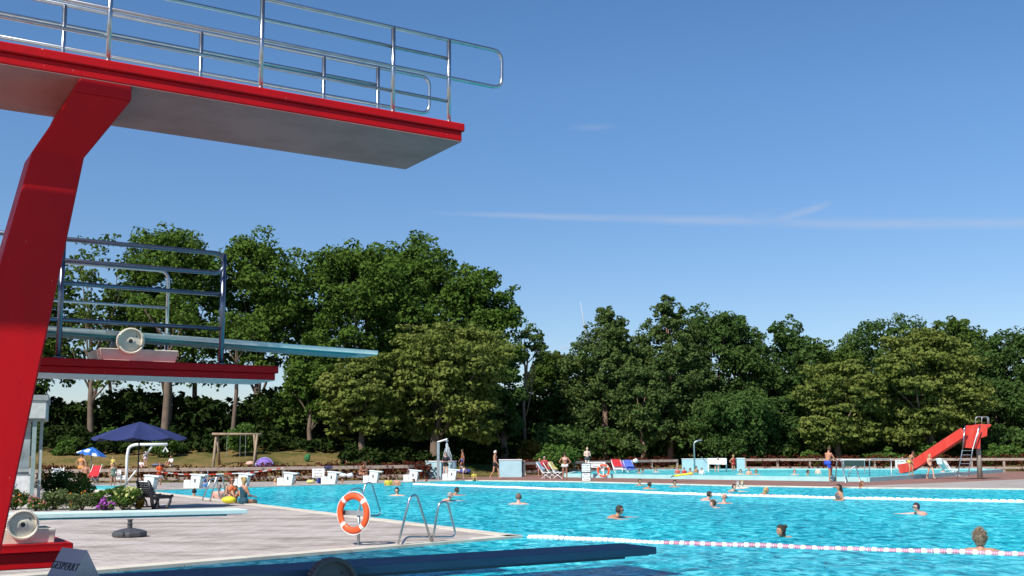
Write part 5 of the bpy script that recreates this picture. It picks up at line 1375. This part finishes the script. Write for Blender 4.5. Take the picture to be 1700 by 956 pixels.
BONES = [('hips', 'hiL', 'hiR', .115, .115), ('abd', 'pel', 'wai', .125, .112), ('rib', 'wai', 'che', .112, .125), ('chest', 'che', 'nek', .12, .06), ('clav', 'shL', 'shR', .058, .058), ('neck', 'nek', 'hed', .055, .05),
         ('uaL', 'shL', 'elL', .052, .041), ('laL', 'elL', 'wrL', .041, .028), ('hdL', 'wrL', 'haL', .030, .024), ('uaR', 'shR', 'elR', .052, .041), ('laR', 'elR', 'wrR', .041, .028), ('hdR', 'wrR', 'haR', .030, .024),
         ('thL', 'hiL', 'knL', .088, .056), ('caL', 'knL', 'anL', .056, .036), ('ftL', 'anL', 'toL', .042, .033), ('thR', 'hiR', 'knR', .088, .056), ('caR', 'knR', 'anR', .056, .036), ('ftR', 'anR', 'toR', .042, .033)]
SKIN = {'fair': (.62, .36, .25), 'tan': (.45, .22, .13), 'brown': (.34, .15, .085), 'pink': (.66, .34, .26), 'pale': (.70, .48, .38)}
HAIR = {'black': (.012, .010, .010), 'brown': (.07, .035, .018), 'blond': (.42, .29, .12), 'grey': (.30, .29, .28), 'white': (.62, .60, .55), 'red': (.20, .06, .025), 'dark': (.03, .02, .014)}
WEAR = {'trunks': lambda b, t, z: b in ('hips',) or (b == 'abd' and t < .55) or (b[:2] == 'th' and t < .32),
        'shorts': lambda b, t, z: b in ('hips',) or (b == 'abd' and t < .6) or (b[:2] == 'th' and t < .6),
        'brief': lambda b, t, z: b == 'hips' or (b == 'abd' and t < .15) or (b[:2] == 'th' and t < .10),
        'top': lambda b, t, z: (b == 'rib' and t > .62) or (b == 'chest' and t < .12),
        'suit': lambda b, t, z: b in ('hips', 'abd', 'rib') or (b[:2] == 'th' and t < .08) or (b == 'chest' and t < .45),
        'shirt': lambda b, t, z: b in ('hips', 'abd', 'rib', 'clav') or (b == 'chest' and t < .8) or (b[:2] == 'ua' and t < .75)}
def headdir(face): return face
def person(label, at, kind='stand', h=1.75, rz=0.0, skin='fair', hair='brown', wear=(), hairstyle='short', look=None, female=False, seed=0, extra=None, group=None, glasses=False, voxel=.021, head_scale=1.0):
    rng = random.Random(seed or hash(label) % 9999); J = pose(kind, rng); S = h/1.75
    up = (J['hed']-J['nek']).normalized()
    if kind in ('swim', 'breast'): up = Vector((0, -.12, 1)).normalized()
    fwd = Vector((0, -1, 0))
    if look: fwd = Vector((math.sin(look), -math.cos(look), 0))
    fwd = (fwd-up*fwd.dot(up)).normalized(); side = up.cross(fwd)
    mb = MB()
    for (n, a, b, ra, rb) in BONES:
        k = 1.0
        if female and n in ('hips',): k = 1.1
        if female and n[:2] in ('ua', 'la', 'cl'): k = .88
        if h < 1.45: k *= 1.0
        capsule(mb, J[a], J[b], ra*k, rb*k)
    for s in (-1, 1): capsule(mb, J['wai']+Vector((.06*s, 0, 0)), J['che']+Vector((.085*s, 0, .02)), .085, .095)
    if female:
        dirc = (J['che']-J['wai']).normalized(); f0 = Vector((0, -1, 0)); f0 = (f0-dirc*f0.dot(dirc)).normalized()
        for s in (-1, 1): mb.ball(J['che']+f0*.085+Vector((.075*s, 0, 0))-dirc*.02, .062)
    for s_ in ('L', 'R'):                            # calf swell
        m_ = J['kn'+s_].lerp(J['an'+s_], .3); capsule(mb, m_, J['kn'+s_].lerp(J['an'+s_], .5), .055, .048)
    hc = J['hed']; hs_ = head_scale*(1.12 if h < 1.45 else 1.0)
    # head: skull, jaw, nose, ears
    hb_ = MB(); hb_.ball((0, 0, 0), 1, 16, 12)
    def hp(x, y, z): return hc+(side*x+fwd*y+up*z)*hs_
    for (x, y, z) in hb_.v:
        X, Y, Z = x*.076, y*.098, z*.118
        if z < 0: X *= 1-.28*(-z); Y = Y*(1-.18*(-z))+.018*(-z)
        mb.v.append(tuple(hp(X, Y, Z+.005)))
    off = len(mb.v)-len(hb_.v); mb.f += [tuple(i+off for i in f) for f in hb_.f]
    mb.ball(hp(0, .098, -.012), .017*hs_, 8, 6, (1, 1, 1.3)); mb.ball(hp(0, .078, -.07), .026*hs_)
    for s in (-1, 1): mb.ball(hp(.078*s, -.005, -.005), .024*hs_, 8, 6, (.6, 1, 1.3))
    # five fingers on each hand
    for s_ in ('L', 'R'):
        w_, ha = J['wr'+s_], J['ha'+s_]; d = (ha-w_).normalized(); sd = d.cross(Vector((.2, .1, 1))).normalized()
        for k in range(4): q = ha+sd*(.016*(k-1.5)); capsule(mb, q, q+d*(.065-.006*abs(k-1.3))-up*.01, .0105, .009, 6)
        q = w_.lerp(ha, .4)+sd*.03; capsule(mb, q, q+sd*.03+d*.04, .012, .010, 6)
    me = bpy.data.meshes.new('tmp'); me.from_pydata([tuple(v) for v in mb.v], [], mb.f); me.update()
    ob = bpy.data.objects.new('tmp', me); COL.objects.link(ob)
    md = ob.modifiers.new('r', 'REMESH'); md.mode = 'VOXEL'; md.voxel_size = voxel
    m2 = ob.modifiers.new('s', 'SMOOTH'); m2.iterations = 3; m2.factor = .5
    dg = bpy.context.evaluated_depsgraph_get(); me2 = bpy.data.meshes.new_from_object(ob.evaluated_get(dg))
    bpy.data.objects.remove(ob); bpy.data.meshes.remove(me)
    V = np.empty(len(me2.vertices)*3, np.float32); me2.vertices.foreach_get('co', V); V = V.reshape(-1, 3).astype(float)
    Nn = np.array([tuple(n.vector) for n in me2.vertex_normals])
    best = np.full(len(V), 9e9); bi = np.zeros(len(V), int); bt = np.zeros(len(V))
    bl_ = list(BONES)+[('head', None, None, 0, 0)]
    for i, (n, a, b, ra, rb) in enumerate(BONES):
        A, Bv = np.array(J[a]), np.array(J[b]); d = Bv-A; t = np.clip(((V-A)@d)/(d@d+1e-9), 0, 1); dist = np.linalg.norm(V-(A+t[:, None]*d), axis=1)-(ra+(rb-ra)*t)
        m_ = dist < best; best[m_] = dist[m_]; bi[m_] = i; bt[m_] = t[m_]
    rel = V-np.array(hc); hx = rel@np.array(side); hy = rel@np.array(fwd); hz = rel@np.array(up); hd = np.linalg.norm(np.stack([hx/.085, hy/.105, hz/.125], 1), axis=1)/hs_
    ish = (hd < 1.22) & (hz > -.13*hs_); bi[ish] = len(BONES)
    rz_m = Matrix.Rotation(rz, 4, 'Z')
    t = thing('person', label, 'person', tuple(at), group); t.rotation_euler = (0, 0, rz)
    def add_mesh(name, vv, ff, mt):
        m_ = bpy.data.meshes.new(name); m_.from_pydata((vv*S).tolist(), [], ff); m_.update(); m_.materials.append(mt)
        for p in m_.polygons: p.use_smooth = True
        return link(name, m_, t)
    polys = [tuple(p.vertices) for p in me2.polygons]
    add_mesh('body', V, polys, cm(SKIN[skin], .6, var=.06))
    def shell(name, sel, mt, push, extra_fn=None):
        idx = [p for p in polys if all(sel[i] for i in p)]
        if len(idx) < 6: return
        used = sorted({i for p in idx for i in p}); mp_ = {o: k for k, o in enumerate(used)}
        vv = V[used]+Nn[used]*push
        if extra_fn is not None: vv = extra_fn(vv, np.array(used))
        o = add_mesh(name, vv, [tuple(mp_[i] for i in p) for p in idx], mt)
        s_ = o.modifiers.new('thick', 'SOLIDIFY'); s_.thickness = .012*S; s_.offset = -1
        return o
    for (k, col, nm) in wear:
        f = WEAR[k]; sel = np.array([f(bl_[b][0], tt_, 0) for b, tt_ in zip(bi, bt)])
        shell(nm, sel, cm(col, .8), .012)
    if hairstyle != 'bald':
        back = .25 if hairstyle == 'short' else .4
        hl = -.055 if hairstyle == 'short' else -.13
        sel = ish & (((hy < .035*hs_) & (hz > hl*hs_)) | (hz > .05*hs_+0*hy)) & ~((hy > .05*hs_) & (hz < .065*hs_))
        hm = cm(HAIR[hair] if isinstance(hair, str) else hair, .75, var=.25, scale=30)
        o = shell('hair' if hairstyle != 'cap' else 'swim_cap', sel, hm, .016 if hairstyle != 'puffy' else .035)
        if hairstyle in ('long', 'puffy', 'ponytail', 'bun'):
            hb2 = MB()
            if hairstyle == 'long': capsule(hb2, hp(0, -.055, .02), hp(0, -.085, -.17), .075, .05)
            elif hairstyle == 'puffy':
                for k in range(60):
                    d = Vector((rng.gauss(0, 1), rng.gauss(0, 1)-.5, rng.gauss(0, 1)+.3)).normalized(); hb2.ball(hp(d.x*.07, min(d.y*.085-.02, .03), d.z*.105+.03), rng.uniform(.018, .036), 8, 6)
                for k in range(260):
                    d = Vector((rng.gauss(0, 1), rng.gauss(0, 1)-.4, rng.gauss(0, 1)+.35)).normalized()
                    if d.y > .45: continue
                    a_ = hp(d.x*.085, d.y*.095-.015, d.z*.11+.03); e_ = a_+(side*d.x+fwd*d.y+up*d.z)*rng.uniform(.02, .055)+Vector((rng.uniform(-.02, .02), rng.uniform(-.02, .02), rng.uniform(-.015, .015))); hb2.tube([a_, e_], [.010, .004], 4)
            elif hairstyle == 'bun': hb2.ball(hp(0, -.11, .07), .045)
            else: capsule(hb2, hp(0, -.11, .04), hp(0, -.15, -.13), .035, .02)
            add_mesh('hair_length', np.array(hb2.v), hb2.f, hm)
    # eyes and mouth, or sunglasses
    if glasses:
        g = MB(); 
        for s in (-1, 1): g.box(hp(.034*s, .101, .018), (.05*hs_, .012, .03), ax=side, up=up)
        g.box(hp(0, .106, .022), (.03, .008, .008), ax=side, up=up)
        for s in (-1, 1): g.box(hp(.077*s, .05, .02), (.10, .008, .01), ax=fwd, up=up)
        add_mesh('sunglasses', np.array(g.v), g.f, M['dark'])
    else:
        for s in (-1, 1):
            g = MB(); g.ball(hp(.031*s, .083, .018), .012*hs_, 8, 6); add_mesh('eye', np.array(g.v), g.f, cm((.03, .02, .02), .3))
    g = MB(); g.ball(hp(0, .088, -.052), .016*hs_, 8, 6, (1.3, .6, .35)); add_mesh('mouth', np.array(g.v), g.f, cm((.42, .12, .10), .5))
    bpy.data.meshes.remove(me2)
    if extra: extra(t, J, S)
    return t
BK = math.pi; RT = math.pi/2; LF = -math.pi/2
blk = (.012, .012, .015); wht = (.75, .75, .74)
def W(u, v): return P(u, v, WZ)
def W2(u, v): return P(u, v, .16)
n = 0
def pp_(*a, **k):
    global n; n += 1; k.setdefault('seed', n*7+3); return person(*a, **k)
GS = 'swimmers in the main pool'
# standing and walking
pp_('white-haired man in black trunks walking right along the far pool edge', D(822, 795.6), 'walk', 1.76, RT-.3, 'tan', 'white', [('trunks', blk, 'swim_trunks')])
pp_('child in black trunks running in front of the pale blue wall', D(861, 790), 'walk', 1.22, RT+.1, 'fair', 'brown', [('trunks', blk, 'swim_trunks')])
pp_('tanned woman in white bikini seen from behind at the far pool edge', D(938, 797.5), 'hands_hips', 1.64, BK, 'brown', 'dark', [('brief', wht, 'bikini_bottom'), ('top', (.7, .4, .35), 'bikini_top')], female=True)
pp_('boy in bright blue trunks climbing up by the stair rails', D(1375, 799.5), 'rail', 1.9, RT+.5, 'tan', 'brown', [('shorts', (.02, .08, .55), 'swim_trunks')])
pp_('girl in yellow bikini bottom leaning forward at the foot of the slide', P(1512, 789, .22), 'throw', 1.50, LF+1.9, 'tan', 'brown', [('brief', (.6, .5, .1), 'bikini_bottom')], female=True)
pp_('girl in striped dark bikini walking in front of the slide chute', D(1545, 795.3), 'walk', 1.46, .35, 'fair', 'blond', [('brief', blk, 'bikini_bottom'), ('top', (.35, .2, .2), 'bikini_top')], female=True, hairstyle='long')
q = Q(975, 775, 75); pp_('slim fair-haired person standing on the bank behind the white banner', Vector((q.x, 75, .35)), 'arms_front', 1.62, .3, 'pale', 'blond', [('trunks', (.06, .06, .08), 'swim_trunks')])
pp_('person with bare back in orange bikini standing under the blue beach parasol', D(134, 802), 'hands_hips', 1.68, BK-.3, 'tan', 'brown', [('brief', (.6, .25, .05), 'bikini_bottom'), ('top', (.6, .25, .05), 'bikini_top')], female=True)
pp_('person in red shorts sitting on the red chair under the beach parasol', D(142, 802.5), 'sit', 1.62, .4, 'tan', 'brown', [('trunks', (.55, .03, .05), 'shorts')])
pp_('dark-haired child in grey-green suit standing by the small white notices', D(187, 809.5), 'stand', 1.22, .5, 'tan', 'dark', [('suit', (.16, .2, .16), 'swimsuit')], female=True, hairstyle='long')
pp_('small child in yellow sitting on the bank above the white notices', Q(187, 783, 60)*1, 'stand', .80, 0, 'fair', 'blond', [('shirt', (.6, .5, .1), 'shirt')])
g_ = GV(241, 775); pp_('person in pale shirt standing on the bank under the lift arm', g_, 'stand', 1.0, .6, 'fair', 'white', [('shirt', (.6, .5, .55), 'shirt')])
g_ = GV(234, 779); pp_('person in white sitting on the bank left of the lift arm jack', g_, 'sit_ground', 1.2, .2, 'pink', 'brown', [('shirt', wht, 'shirt')])
g_ = GV(284, 774); pp_('person in white dress sitting on the bank right of the navy parasol', g_, 'sit_ground', 1.35, -.5, 'tan', 'brown', [('shirt', wht, 'dress')])
pp_('child in orange-red swimming vest beside the nearest starting block', D(264, 808), 'arms_front', 1.22, .8, 'tan', 'red', [('shirt', (.75, .1, .02), 'swim_vest'), ('trunks', (.75, .1, .02), 'swim_trunks')])
q = P(787, 799, 0); pp_('small child in yellow vest crouching at the far pool edge', D(787, 797.5), 'sit_ground', 1.05, .2, 'tan', 'dark', [('shirt', (.5, .42, .05), 'swim_vest')])
q = Q(770, 789, 69); pp_('pale toddler bending over on the grass strip right of the shower', Vector((q.x, 69, 0)), 'bend', 1.05, LF, 'pale', 'brown', [('trunks', wht, 'swim_trunks')])
q = Q(740, 770, 67.6); pp_('person in black shirt with white print standing under the shower', Vector((q.x, 67.6, .05)), 'arms_front', 1.60, 0, 'fair', 'brown', [('shirt', blk, 'shirt')])
q = Q(725, 770, 68.3); pp_('bather with bare pale back behind the shower post', Vector((q.x, 68.5, .0)), 'stand', 1.25, BK, 'pale', 'dark', [('trunks', (.1, .3, .2), 'swim_trunks')])
q = Q(768, 775, 74); pp_('shadowed person in dark trunks walking under the trees right of the shower', Vector((q.x, 74, .25)), 'walk', 1.6, LF, 'brown', 'dark', [('trunks', (.03, .04, .2), 'swim_trunks')])
# seated
pp_('bronzed man sitting bent forward on the fence rail behind the starting blocks', D(597, 799.5), 'sit_lean', 1.72, RT-.5, 'brown', 'brown', [('brief', blk, 'swim_trunks')])
q = Q(896, 785, 74); pp_('yellow-capped person in a red top sitting by the fence', Vector((q.x, 74, .05)), 'sit', 1.6, .1, 'tan', 'blond', [('shirt', (.6, .02, .04), 'shirt'), ('trunks', (.08, .06, .3), 'shorts')])
q = Q(904, 785, 75); pp_('person in a dark red top sitting right of the yellow-capped one', Vector((q.x, 75, .15)), 'sit', 1.65, .1, 'tan', 'grey', [('shirt', (.45, .02, .06), 'shirt')])
q = Q(1498, 768, 84); pp_('bare-chested person sitting behind the fence above the white notice', Vector((q.x, 84, .35)), 'sit_ground', 1.6, .2, 'pink', 'brown', [])
q = Q(1189, 782, 80.5); pp_('man reclining under the small white awning', Vector((q.x, 79.8, .1)), 'sit', 1.5, -.4, 'fair', 'grey', [('shirt', (.6, .6, .58), 'shirt')])
q = Q(700, 772, 70); pp_('child in a red top sitting on the bank left of the low blue wall', Vector((q.x, 70, .25)), 'sit_ground', 1.15, 0, 'tan', 'dark', [('shirt', (.6, .03, .03), 'shirt')])
q = GV(570, 770); pp_('person in a dark top resting in the shade under the small lime tree', q, 'sit_ground', 1.4, .4, 'fair', 'white', [('shirt', (.06, .06, .16), 'shirt')])
# women on the pool edge
e = D(384, 834.5); pp_('woman with sunglasses in a dark orange bikini sitting sideways on the pool edge', e, 'sit_ground', 1.66, RT-.9, 'tan', 'red', [('brief', blk, 'bikini_bottom'), ('top', (.55, .12, .03), 'bikini_top')], female=True, glasses=True, hairstyle='ponytail')
e = D(404, 836.5); pp_('blond woman in a dark teal swimsuit seen from behind on the pool edge', e, 'sit_edge', 1.70, RT+.75, 'tan', 'blond', [('suit', (.01, .06, .09), 'swimsuit')], female=True, hairstyle='bun')
t = thing('swim_bag', 'bright yellow swim bag lying beside the woman in orange bikini', 'bag', tuple(D(380, 836)))
b0 = D(380, 836); mb = MB().ball(b0+UP*.13, 1, 12, 8, (.26, .15, .12)); mb.build('body', cm((.70, .64, .03), .5), t, smooth=True); MB().tube([b0+V3(-.15, -.05, .25), b0+V3(0, -.05, .36), b0+V3(.15, -.05, .25)], .02, 6).build('handle', M['dark'], t, smooth=True)
pp_('older pale bather with bare back leaning on the pool edge by the ladder rails', W(363, 829), 'waist', 1.68, .3, 'pink', 'grey', [])
pp_('child in a pale blue top in the water behind the two sitting women', W(374, 823), 'waist', 1.4, -.2, 'fair', 'blond', [('shirt', (.3, .4, .55), 'shirt')])
pp_('dark-haired swimmer looking away at the left pool corner', W(322, 825), 'tread', 1.7, BK, 'tan', 'black', [], group=GS)
pp_('bather with a blue cap at the foot of the second starting block', W(339, 810), 'waist', 1.35, BK, 'pink', (.05, .15, .4), [('shirt', (.08, .22, .45), 'shirt')], hairstyle='cap')
pp_('pink-shouldered bather resting by the fourth starting block', W(457, 805), 'tread', 1.75, BK, 'pink', 'blond', [], group=GS)
pp_('bather with a small white towel on the head right of the fourth starting block', W(489, 804.5), 'tread', 1.6, 0, 'tan', (.7, .7, .68), [], hairstyle='cap', group=GS)
pp_('dark-haired bather below the sixth starting block', W(568, 803), 'tread', 1.65, .6, 'tan', 'dark', [], group=GS)
pp_('bather in yellow top leaning on the far pool edge', W(645, 806), 'waist', 1.45, .2, 'tan', 'brown', [('shirt', (.55, .46, .05), 'shirt')])
pp_('small bather with goggles right of the one in yellow', W(659, 806), 'waist', 1.45, -.5, 'tan', 'brown', [], glasses=True)
pp_('dark head by the last starting block', W(687, 801), 'head', 1.6, -.6, 'tan', 'dark', [], group=GS)
pp_('reddish bather lying at the pool edge left of the last starting block', W(708, 800.5), 'breast', 1.3, LF, 'pink', 'red', [], group=GS)
# swimmers, each told apart by look and neighbours
sw = [('black-haired swimmer facing the camera right of the big life ring', 659, 823, 'tread', 0, 'fair', 'black', 'long', {}),
      ('grey-haired swimmer, nearer of the pair behind the near ladder rails', 745.5, 832, 'swim', RT-.4, 'fair', 'grey', 'short', {}),
      ('dark-haired swimmer, farther of the pair behind the near ladder rails', 757, 822, 'swim', RT, 'tan', 'dark', 'short', {}),
      ('shaven-headed man swimming away with broad bare shoulders', 861, 837, 'tread', BK, 'pink', (.16, .10, .07), 'short', {'h': 1.85}),
      ('man with sunglasses swimming right in the middle of the pool', 1026, 860, 'swim', RT-.35, 'tan', 'dark', 'short', {'glasses': True, 'h': 1.82}),
      ('brown-haired swimmer with turned face left of the pair under the white notices', 1062, 806, 'tread', .5, 'tan', 'brown', 'short', {}),
      ('low swimmer right below the brown-haired one', 1077, 811.5, 'swim', RT, 'tan', 'dark', 'short', {}),
      ('black-haired swimmer alone near the raised pool steps', 1120, 808.5, 'tread', .3, 'tan', 'black', 'short', {}),
      ('bearded man swimming right ahead of the man in glasses', 1176, 830.5, 'swim', RT-.2, 'pink', 'dark', 'short', {}),
      ('bald man wearing dark goggles just right of the bearded swimmer', 1202, 836, 'tread', .5, 'pink', (.55, .36, .28), 'short', {'glasses': True}),
      ('breaststroke swimmer with only the back of the head out below the goggled man', 1186, 843, 'breast', LF, 'pink', 'brown', 'short', {}),
      ('dark-haired swimmer left of two white-faced ones beyond the white lane line', 1218, 816, 'swim', .5, 'fair', 'dark', 'short', {}),
      ('pale swimmer in the middle of the trio beyond the white lane line', 1225, 811, 'tread', .2, 'pale', 'grey', 'short', {}),
      ('pale swimmer, rightmost of the trio beyond the white lane line', 1232.5, 810, 'tread', -.2, 'pale', 'blond', 'short', {}),
      ('blond swimmer in dark cap crossing the white lane line', 1271, 822, 'swim', .9, 'tan', 'blond', 'long', {}),
      ('reddish-haired swimmer at the foot of the stair rails', 1431, 810.5, 'tread', .8, 'tan', 'red', 'long', {}),
      ('man with dark blue goggles and black cap swimming left near the right edge', 1524, 854, 'swim', LF+.35, 'pink', (.02, .02, .035), 'short', {'glasses': True}),
      ('breaststroke swimmer with hair tied back beyond the red and white lane line', 1300, 891, 'breast', .2+LF, 'tan', 'dark', 'bun', {'h': 1.7}),
      ('woman with puffy grey-brown hair at the red and white lane line', 1628, 914, 'tread', LF-1.9, 'tan', (.20, .14, .09), 'puffy', {'h': 1.75, 'head_scale': 1.12})]
for (lab, u, v, kd, rz, sk, hr, hst, kw) in sw: pp_(lab, W(u, v), kd, kw.pop('h', 1.74), rz, sk, hr, [], hairstyle=hst, group=GS, **kw)
pp_('dark-haired woman standing chest-deep by the white lane line', P(1394, 831, WZ), 'waist', 1.66, LF+.2, 'tan', 'dark', [('suit', (.15, .12, .12), 'swimsuit')], female=True, hairstyle='long')
# raised pool
rp_ = [('child with a red band at the left of the group in the raised pool', 1125, 786, 'waist', 1.25, 'pink', 'red', 0, [('shirt', (.55, .12, .08), 'swimsuit')]),
       ('child in red between two others in the raised pool', 1136, 786.5, 'waist', 1.2, 'tan', 'brown', .3, [('shirt', (.6, .05, .05), 'swimsuit')]),
       ('boy leaning on the rim beside the yellow float', 1146, 789, 'waist', 1.3, 'tan', 'brown', -.4, []),
       ('dark-haired child standing right of the boy at the rim', 1156, 784.5, 'waist', 1.3, 'tan', 'black', .4, []),
       ('small child in a white top with dark hair in the raised pool', 1165, 787, 'waist', 1.2, 'fair', 'black', 0, [('shirt', wht, 'shirt')]),
       ('bather lying back in the raised pool in front of the blue lounger', 1067, 784.5, 'tread', 1.6, 'tan', 'brown', 1.2, []),
       ('second bather lying back just left of the blue lounger legs', 1061, 785.5, 'tread', 1.5, 'tan', 'dark', -1.0, []),
       ('bather far back in the raised pool near the fence gap', 1089, 783.8, 'tread', 1.6, 'fair', 'brown', 0, []),
       ('woman in a red swimsuit standing knee-deep in the raised pool', 1218, 788, 'knee', 1.62, 'tan', 'blond', .5, [('suit', (.35, .02, .02), 'swimsuit')]),
       ('dark-haired head in the raised pool right of the woman in red', 1229.5, 787.5, 'tread', 1.7, 'fair', 'black', 0, []),
       ('bather with dark hair down in the middle of three heads', 1243.5, 788.5, 'waist', 1.3, 'fair', 'dark', 0, []),
       ('brown-haired head, rightmost of the three in the raised pool', 1255.5, 788, 'tread', 1.75, 'tan', 'brown', 0, []),
       ('red-haired head alone in the middle of the raised pool', 1319, 788, 'tread', 1.7, 'pink', 'red', .2, []),
       ('dark-haired bather with turned head left of the boy in blue trunks', 1341, 789, 'tread', 1.75, 'tan', 'dark', 1.0, []),
       ('bather with a pale back bending beside the boy in blue trunks', 1358, 786.5, 'waist', 1.5, 'pale', 'black', 2.2, []),
       ('bather far off below the white chair behind the slide ladder', 1566, 783.6, 'tread', 1.6, 'pink', 'brown', 0, [])]
for (lab, u, v, kd, h, sk, hr, rz, wr) in rp_:
    at_ = W2(u, v)
    if kd == 'knee': at_ = P(u, v+1, -.25); kd = 'hands_hips'
    pp_(lab, at_, kd, h, rz, sk, hr, wr, group='bathers in the raised pool')
a = P(1131, 791.5, .26); t = thing('pool_float', 'yellow foam float held at the rim by the children', 'float', tuple(a)); MB().box(a+V3(.1, 0, .12), (1.05, .35, .10), ax=(1, .1, .12)).build('board', cm((.75, .78, .05), .6), t, bevel=.04); MB().box(a+V3(-.45, -.02, .05), (.3, .1, .05), ax=(1, 0, .5)).build('strap', M['dark'], t)
# ------------------------------------------------------------------ light
SUN_D = Vector((-.396, -.594, .70)).normalized()
el = math.asin(SUN_D.z); az = math.atan2(SUN_D.x, SUN_D.y)
w = bpy.data.worlds.new('World'); sc.world = w; w.use_nodes = True
nt = w.node_tree; N, L = nt.nodes, nt.links
bg = N['Background']; bg.inputs['Strength'].default_value = .092
sky = N.new('ShaderNodeTexSky'); sky.sky_type = 'NISHITA'; sky.sun_disc = False
sky.sun_elevation = el; sky.sun_rotation = az; sky.air_density = 1.0; sky.dust_density = 0.0; sky.ozone_density = 3.0; sky.altitude = 50
hs = N.new('ShaderNodeHueSaturation'); hs.inputs['Saturation'].default_value = 1.22; hs.inputs['Value'].default_value = 1.14
L.new(sky.outputs['Color'], hs.inputs['Color'])
# thin high contrails, drawn on the sky by direction (azimuth tangent, elevation tangent)
tc = N.new('ShaderNodeTexCoord'); sp = N.new('ShaderNodeSeparateXYZ'); L.new(tc.outputs['Generated'], sp.inputs[0])
def mth(op, a, b=None, c=None):
    n = N.new('ShaderNodeMath'); n.operation = op
    for i, v in enumerate((a, b, c)):
        if v is None: continue
        if isinstance(v, (int, float)): n.inputs[i].default_value = v
        else: L.new(v, n.inputs[i])
    return n.outputs[0]
yy = mth('MAXIMUM', sp.outputs['Y'], .01)
ta_ = mth('DIVIDE', sp.outputs['X'], yy); te_ = mth('DIVIDE', sp.outputs['Z'], yy)
def at(u, v): d = ray(u, v); return d.x/d.y, d.z/d.y
nz = N.new('ShaderNodeTexNoise'); nz.inputs['Scale'].default_value = 1; nz.inputs['Detail'].default_value = 6; nz.inputs['Roughness'].default_value = .6
cmb = N.new('ShaderNodeCombineXYZ'); L.new(mth('MULTIPLY', ta_, 14.0), cmb.inputs[0]); L.new(mth('MULTIPLY', te_, 70.0), cmb.inputs[1]); L.new(cmb.outputs[0], nz.inputs['Vector'])
wob = N.new('ShaderNodeTexNoise'); wob.inputs['Scale'].default_value = 1; wob.inputs['Detail'].default_value = 3
cm2 = N.new('ShaderNodeCombineXYZ'); L.new(mth('MULTIPLY', ta_, 7.0), cm2.inputs[0]); L.new(cm2.outputs[0], wob.inputs['Vector'])
wv = mth('MULTIPLY', mth('SUBTRACT', wob.outputs['Fac'], .5), .006)
def streak(p, q, w0, w1, s, soft=.06):
    (a0, e0_), (a1, e1_) = at(*p), at(*q)
    t = mth('DIVIDE', mth('SUBTRACT', ta_, a0), a1-a0)
    line = mth('ADD', mth('MULTIPLY_ADD', t, e1_-e0_, e0_), wv)
    wd = mth('MAXIMUM', mth('MULTIPLY_ADD', t, (w1-w0)/FPX, w0/FPX), .0005)
    d = mth('DIVIDE', mth('ABSOLUTE', mth('SUBTRACT', te_, line)), wd)
    f = mth('MAXIMUM', mth('SUBTRACT', 1.0, d), 0.0); f = mth('MULTIPLY', mth('MULTIPLY', f, f), mth('SUBTRACT', 3.0, mth('MULTIPLY', f, 2.0)))
    e = mth('MINIMUM', mth('MAXIMUM', mth('DIVIDE', t, soft), 0.0), 1.0); e2 = mth('MINIMUM', mth('MAXIMUM', mth('DIVIDE', mth('SUBTRACT', 1.0, t), soft), 0.0), 1.0)
    return mth('MULTIPLY', mth('MULTIPLY', f, mth('MULTIPLY', e, e2)), s)
lo = mth('MINIMUM', mth('MAXIMUM', mth('DIVIDE', te_, .34), 0.0), 1.0)      # sky tinted and dimmed towards the horizon
tn = N.new('ShaderNodeValToRGB'); tn.color_ramp.elements[0].color = (.70, .68, .76, 1); tn.color_ramp.elements[1].color = (1.12, 1, 1.0, 1)
L.new(lo, tn.inputs['Fac'])
gr = N.new('ShaderNodeMix'); gr.data_type = 'RGBA'; gr.blend_type = 'MULTIPLY'; gr.inputs[0].default_value = 1; L.new(hs.outputs['Color'], gr.inputs[6]); L.new(tn.outputs['Color'], gr.inputs[7])
tot = streak((690, 353), (1420, 373), 5, 17, .40, .25)
for a in (streak((1180, 371), (1900, 370), 14, 16, .36, .2), streak((1265, 376), (1385, 335), 14, 9, .45, .25), streak((1230, 362), (1300, 355), 12, 14, .15, .4), streak((940, 212), (1030, 210), 8, 10, .16, .4), streak((1350, 530), (1700, 520), 20, 26, .12, .3)):
    tot = mth('MAXIMUM', tot, a)
mask = mth('MULTIPLY', tot, mth('MULTIPLY_ADD', nz.outputs['Fac'], 1.3, -.05))
mx = N.new('ShaderNodeMix'); mx.data_type = 'RGBA'; L.new(mask, mx.inputs[0]); L.new(gr.outputs[2], mx.inputs[6]); mx.inputs[7].default_value = (5.0, 5.3, 6.3, 1)
L.new(mx.outputs[2], bg.inputs['Color'])
sd = bpy.data.lights.new('sun', 'SUN'); sd.energy = 4.8; sd.angle = R(.5); sd.color = (1.0, .955, .88)
so = bpy.data.objects.new('sun', sd); COL.objects.link(so); so.rotation_euler = SUN_D.to_track_quat('Z', 'Y').to_euler(); so.location = SUN_D*60
vs_ = sc.view_settings; vs_.view_transform = 'Standard'; vs_.look = 'None'; vs_.gamma = 1; vs_.exposure = .35; vs_.use_curve_mapping = False
sc.cycles.max_bounces = 6; sc.cycles.diffuse_bounces = 3; sc.cycles.glossy_bounces = 3; sc.cycles.transmission_bounces = 3; sc.cycles.transparent_max_bounces = 6
sc.cycles.caustics_reflective = False; sc.cycles.caustics_refractive = False
try: sc.cycles.use_denoising = True
except Exception: pass
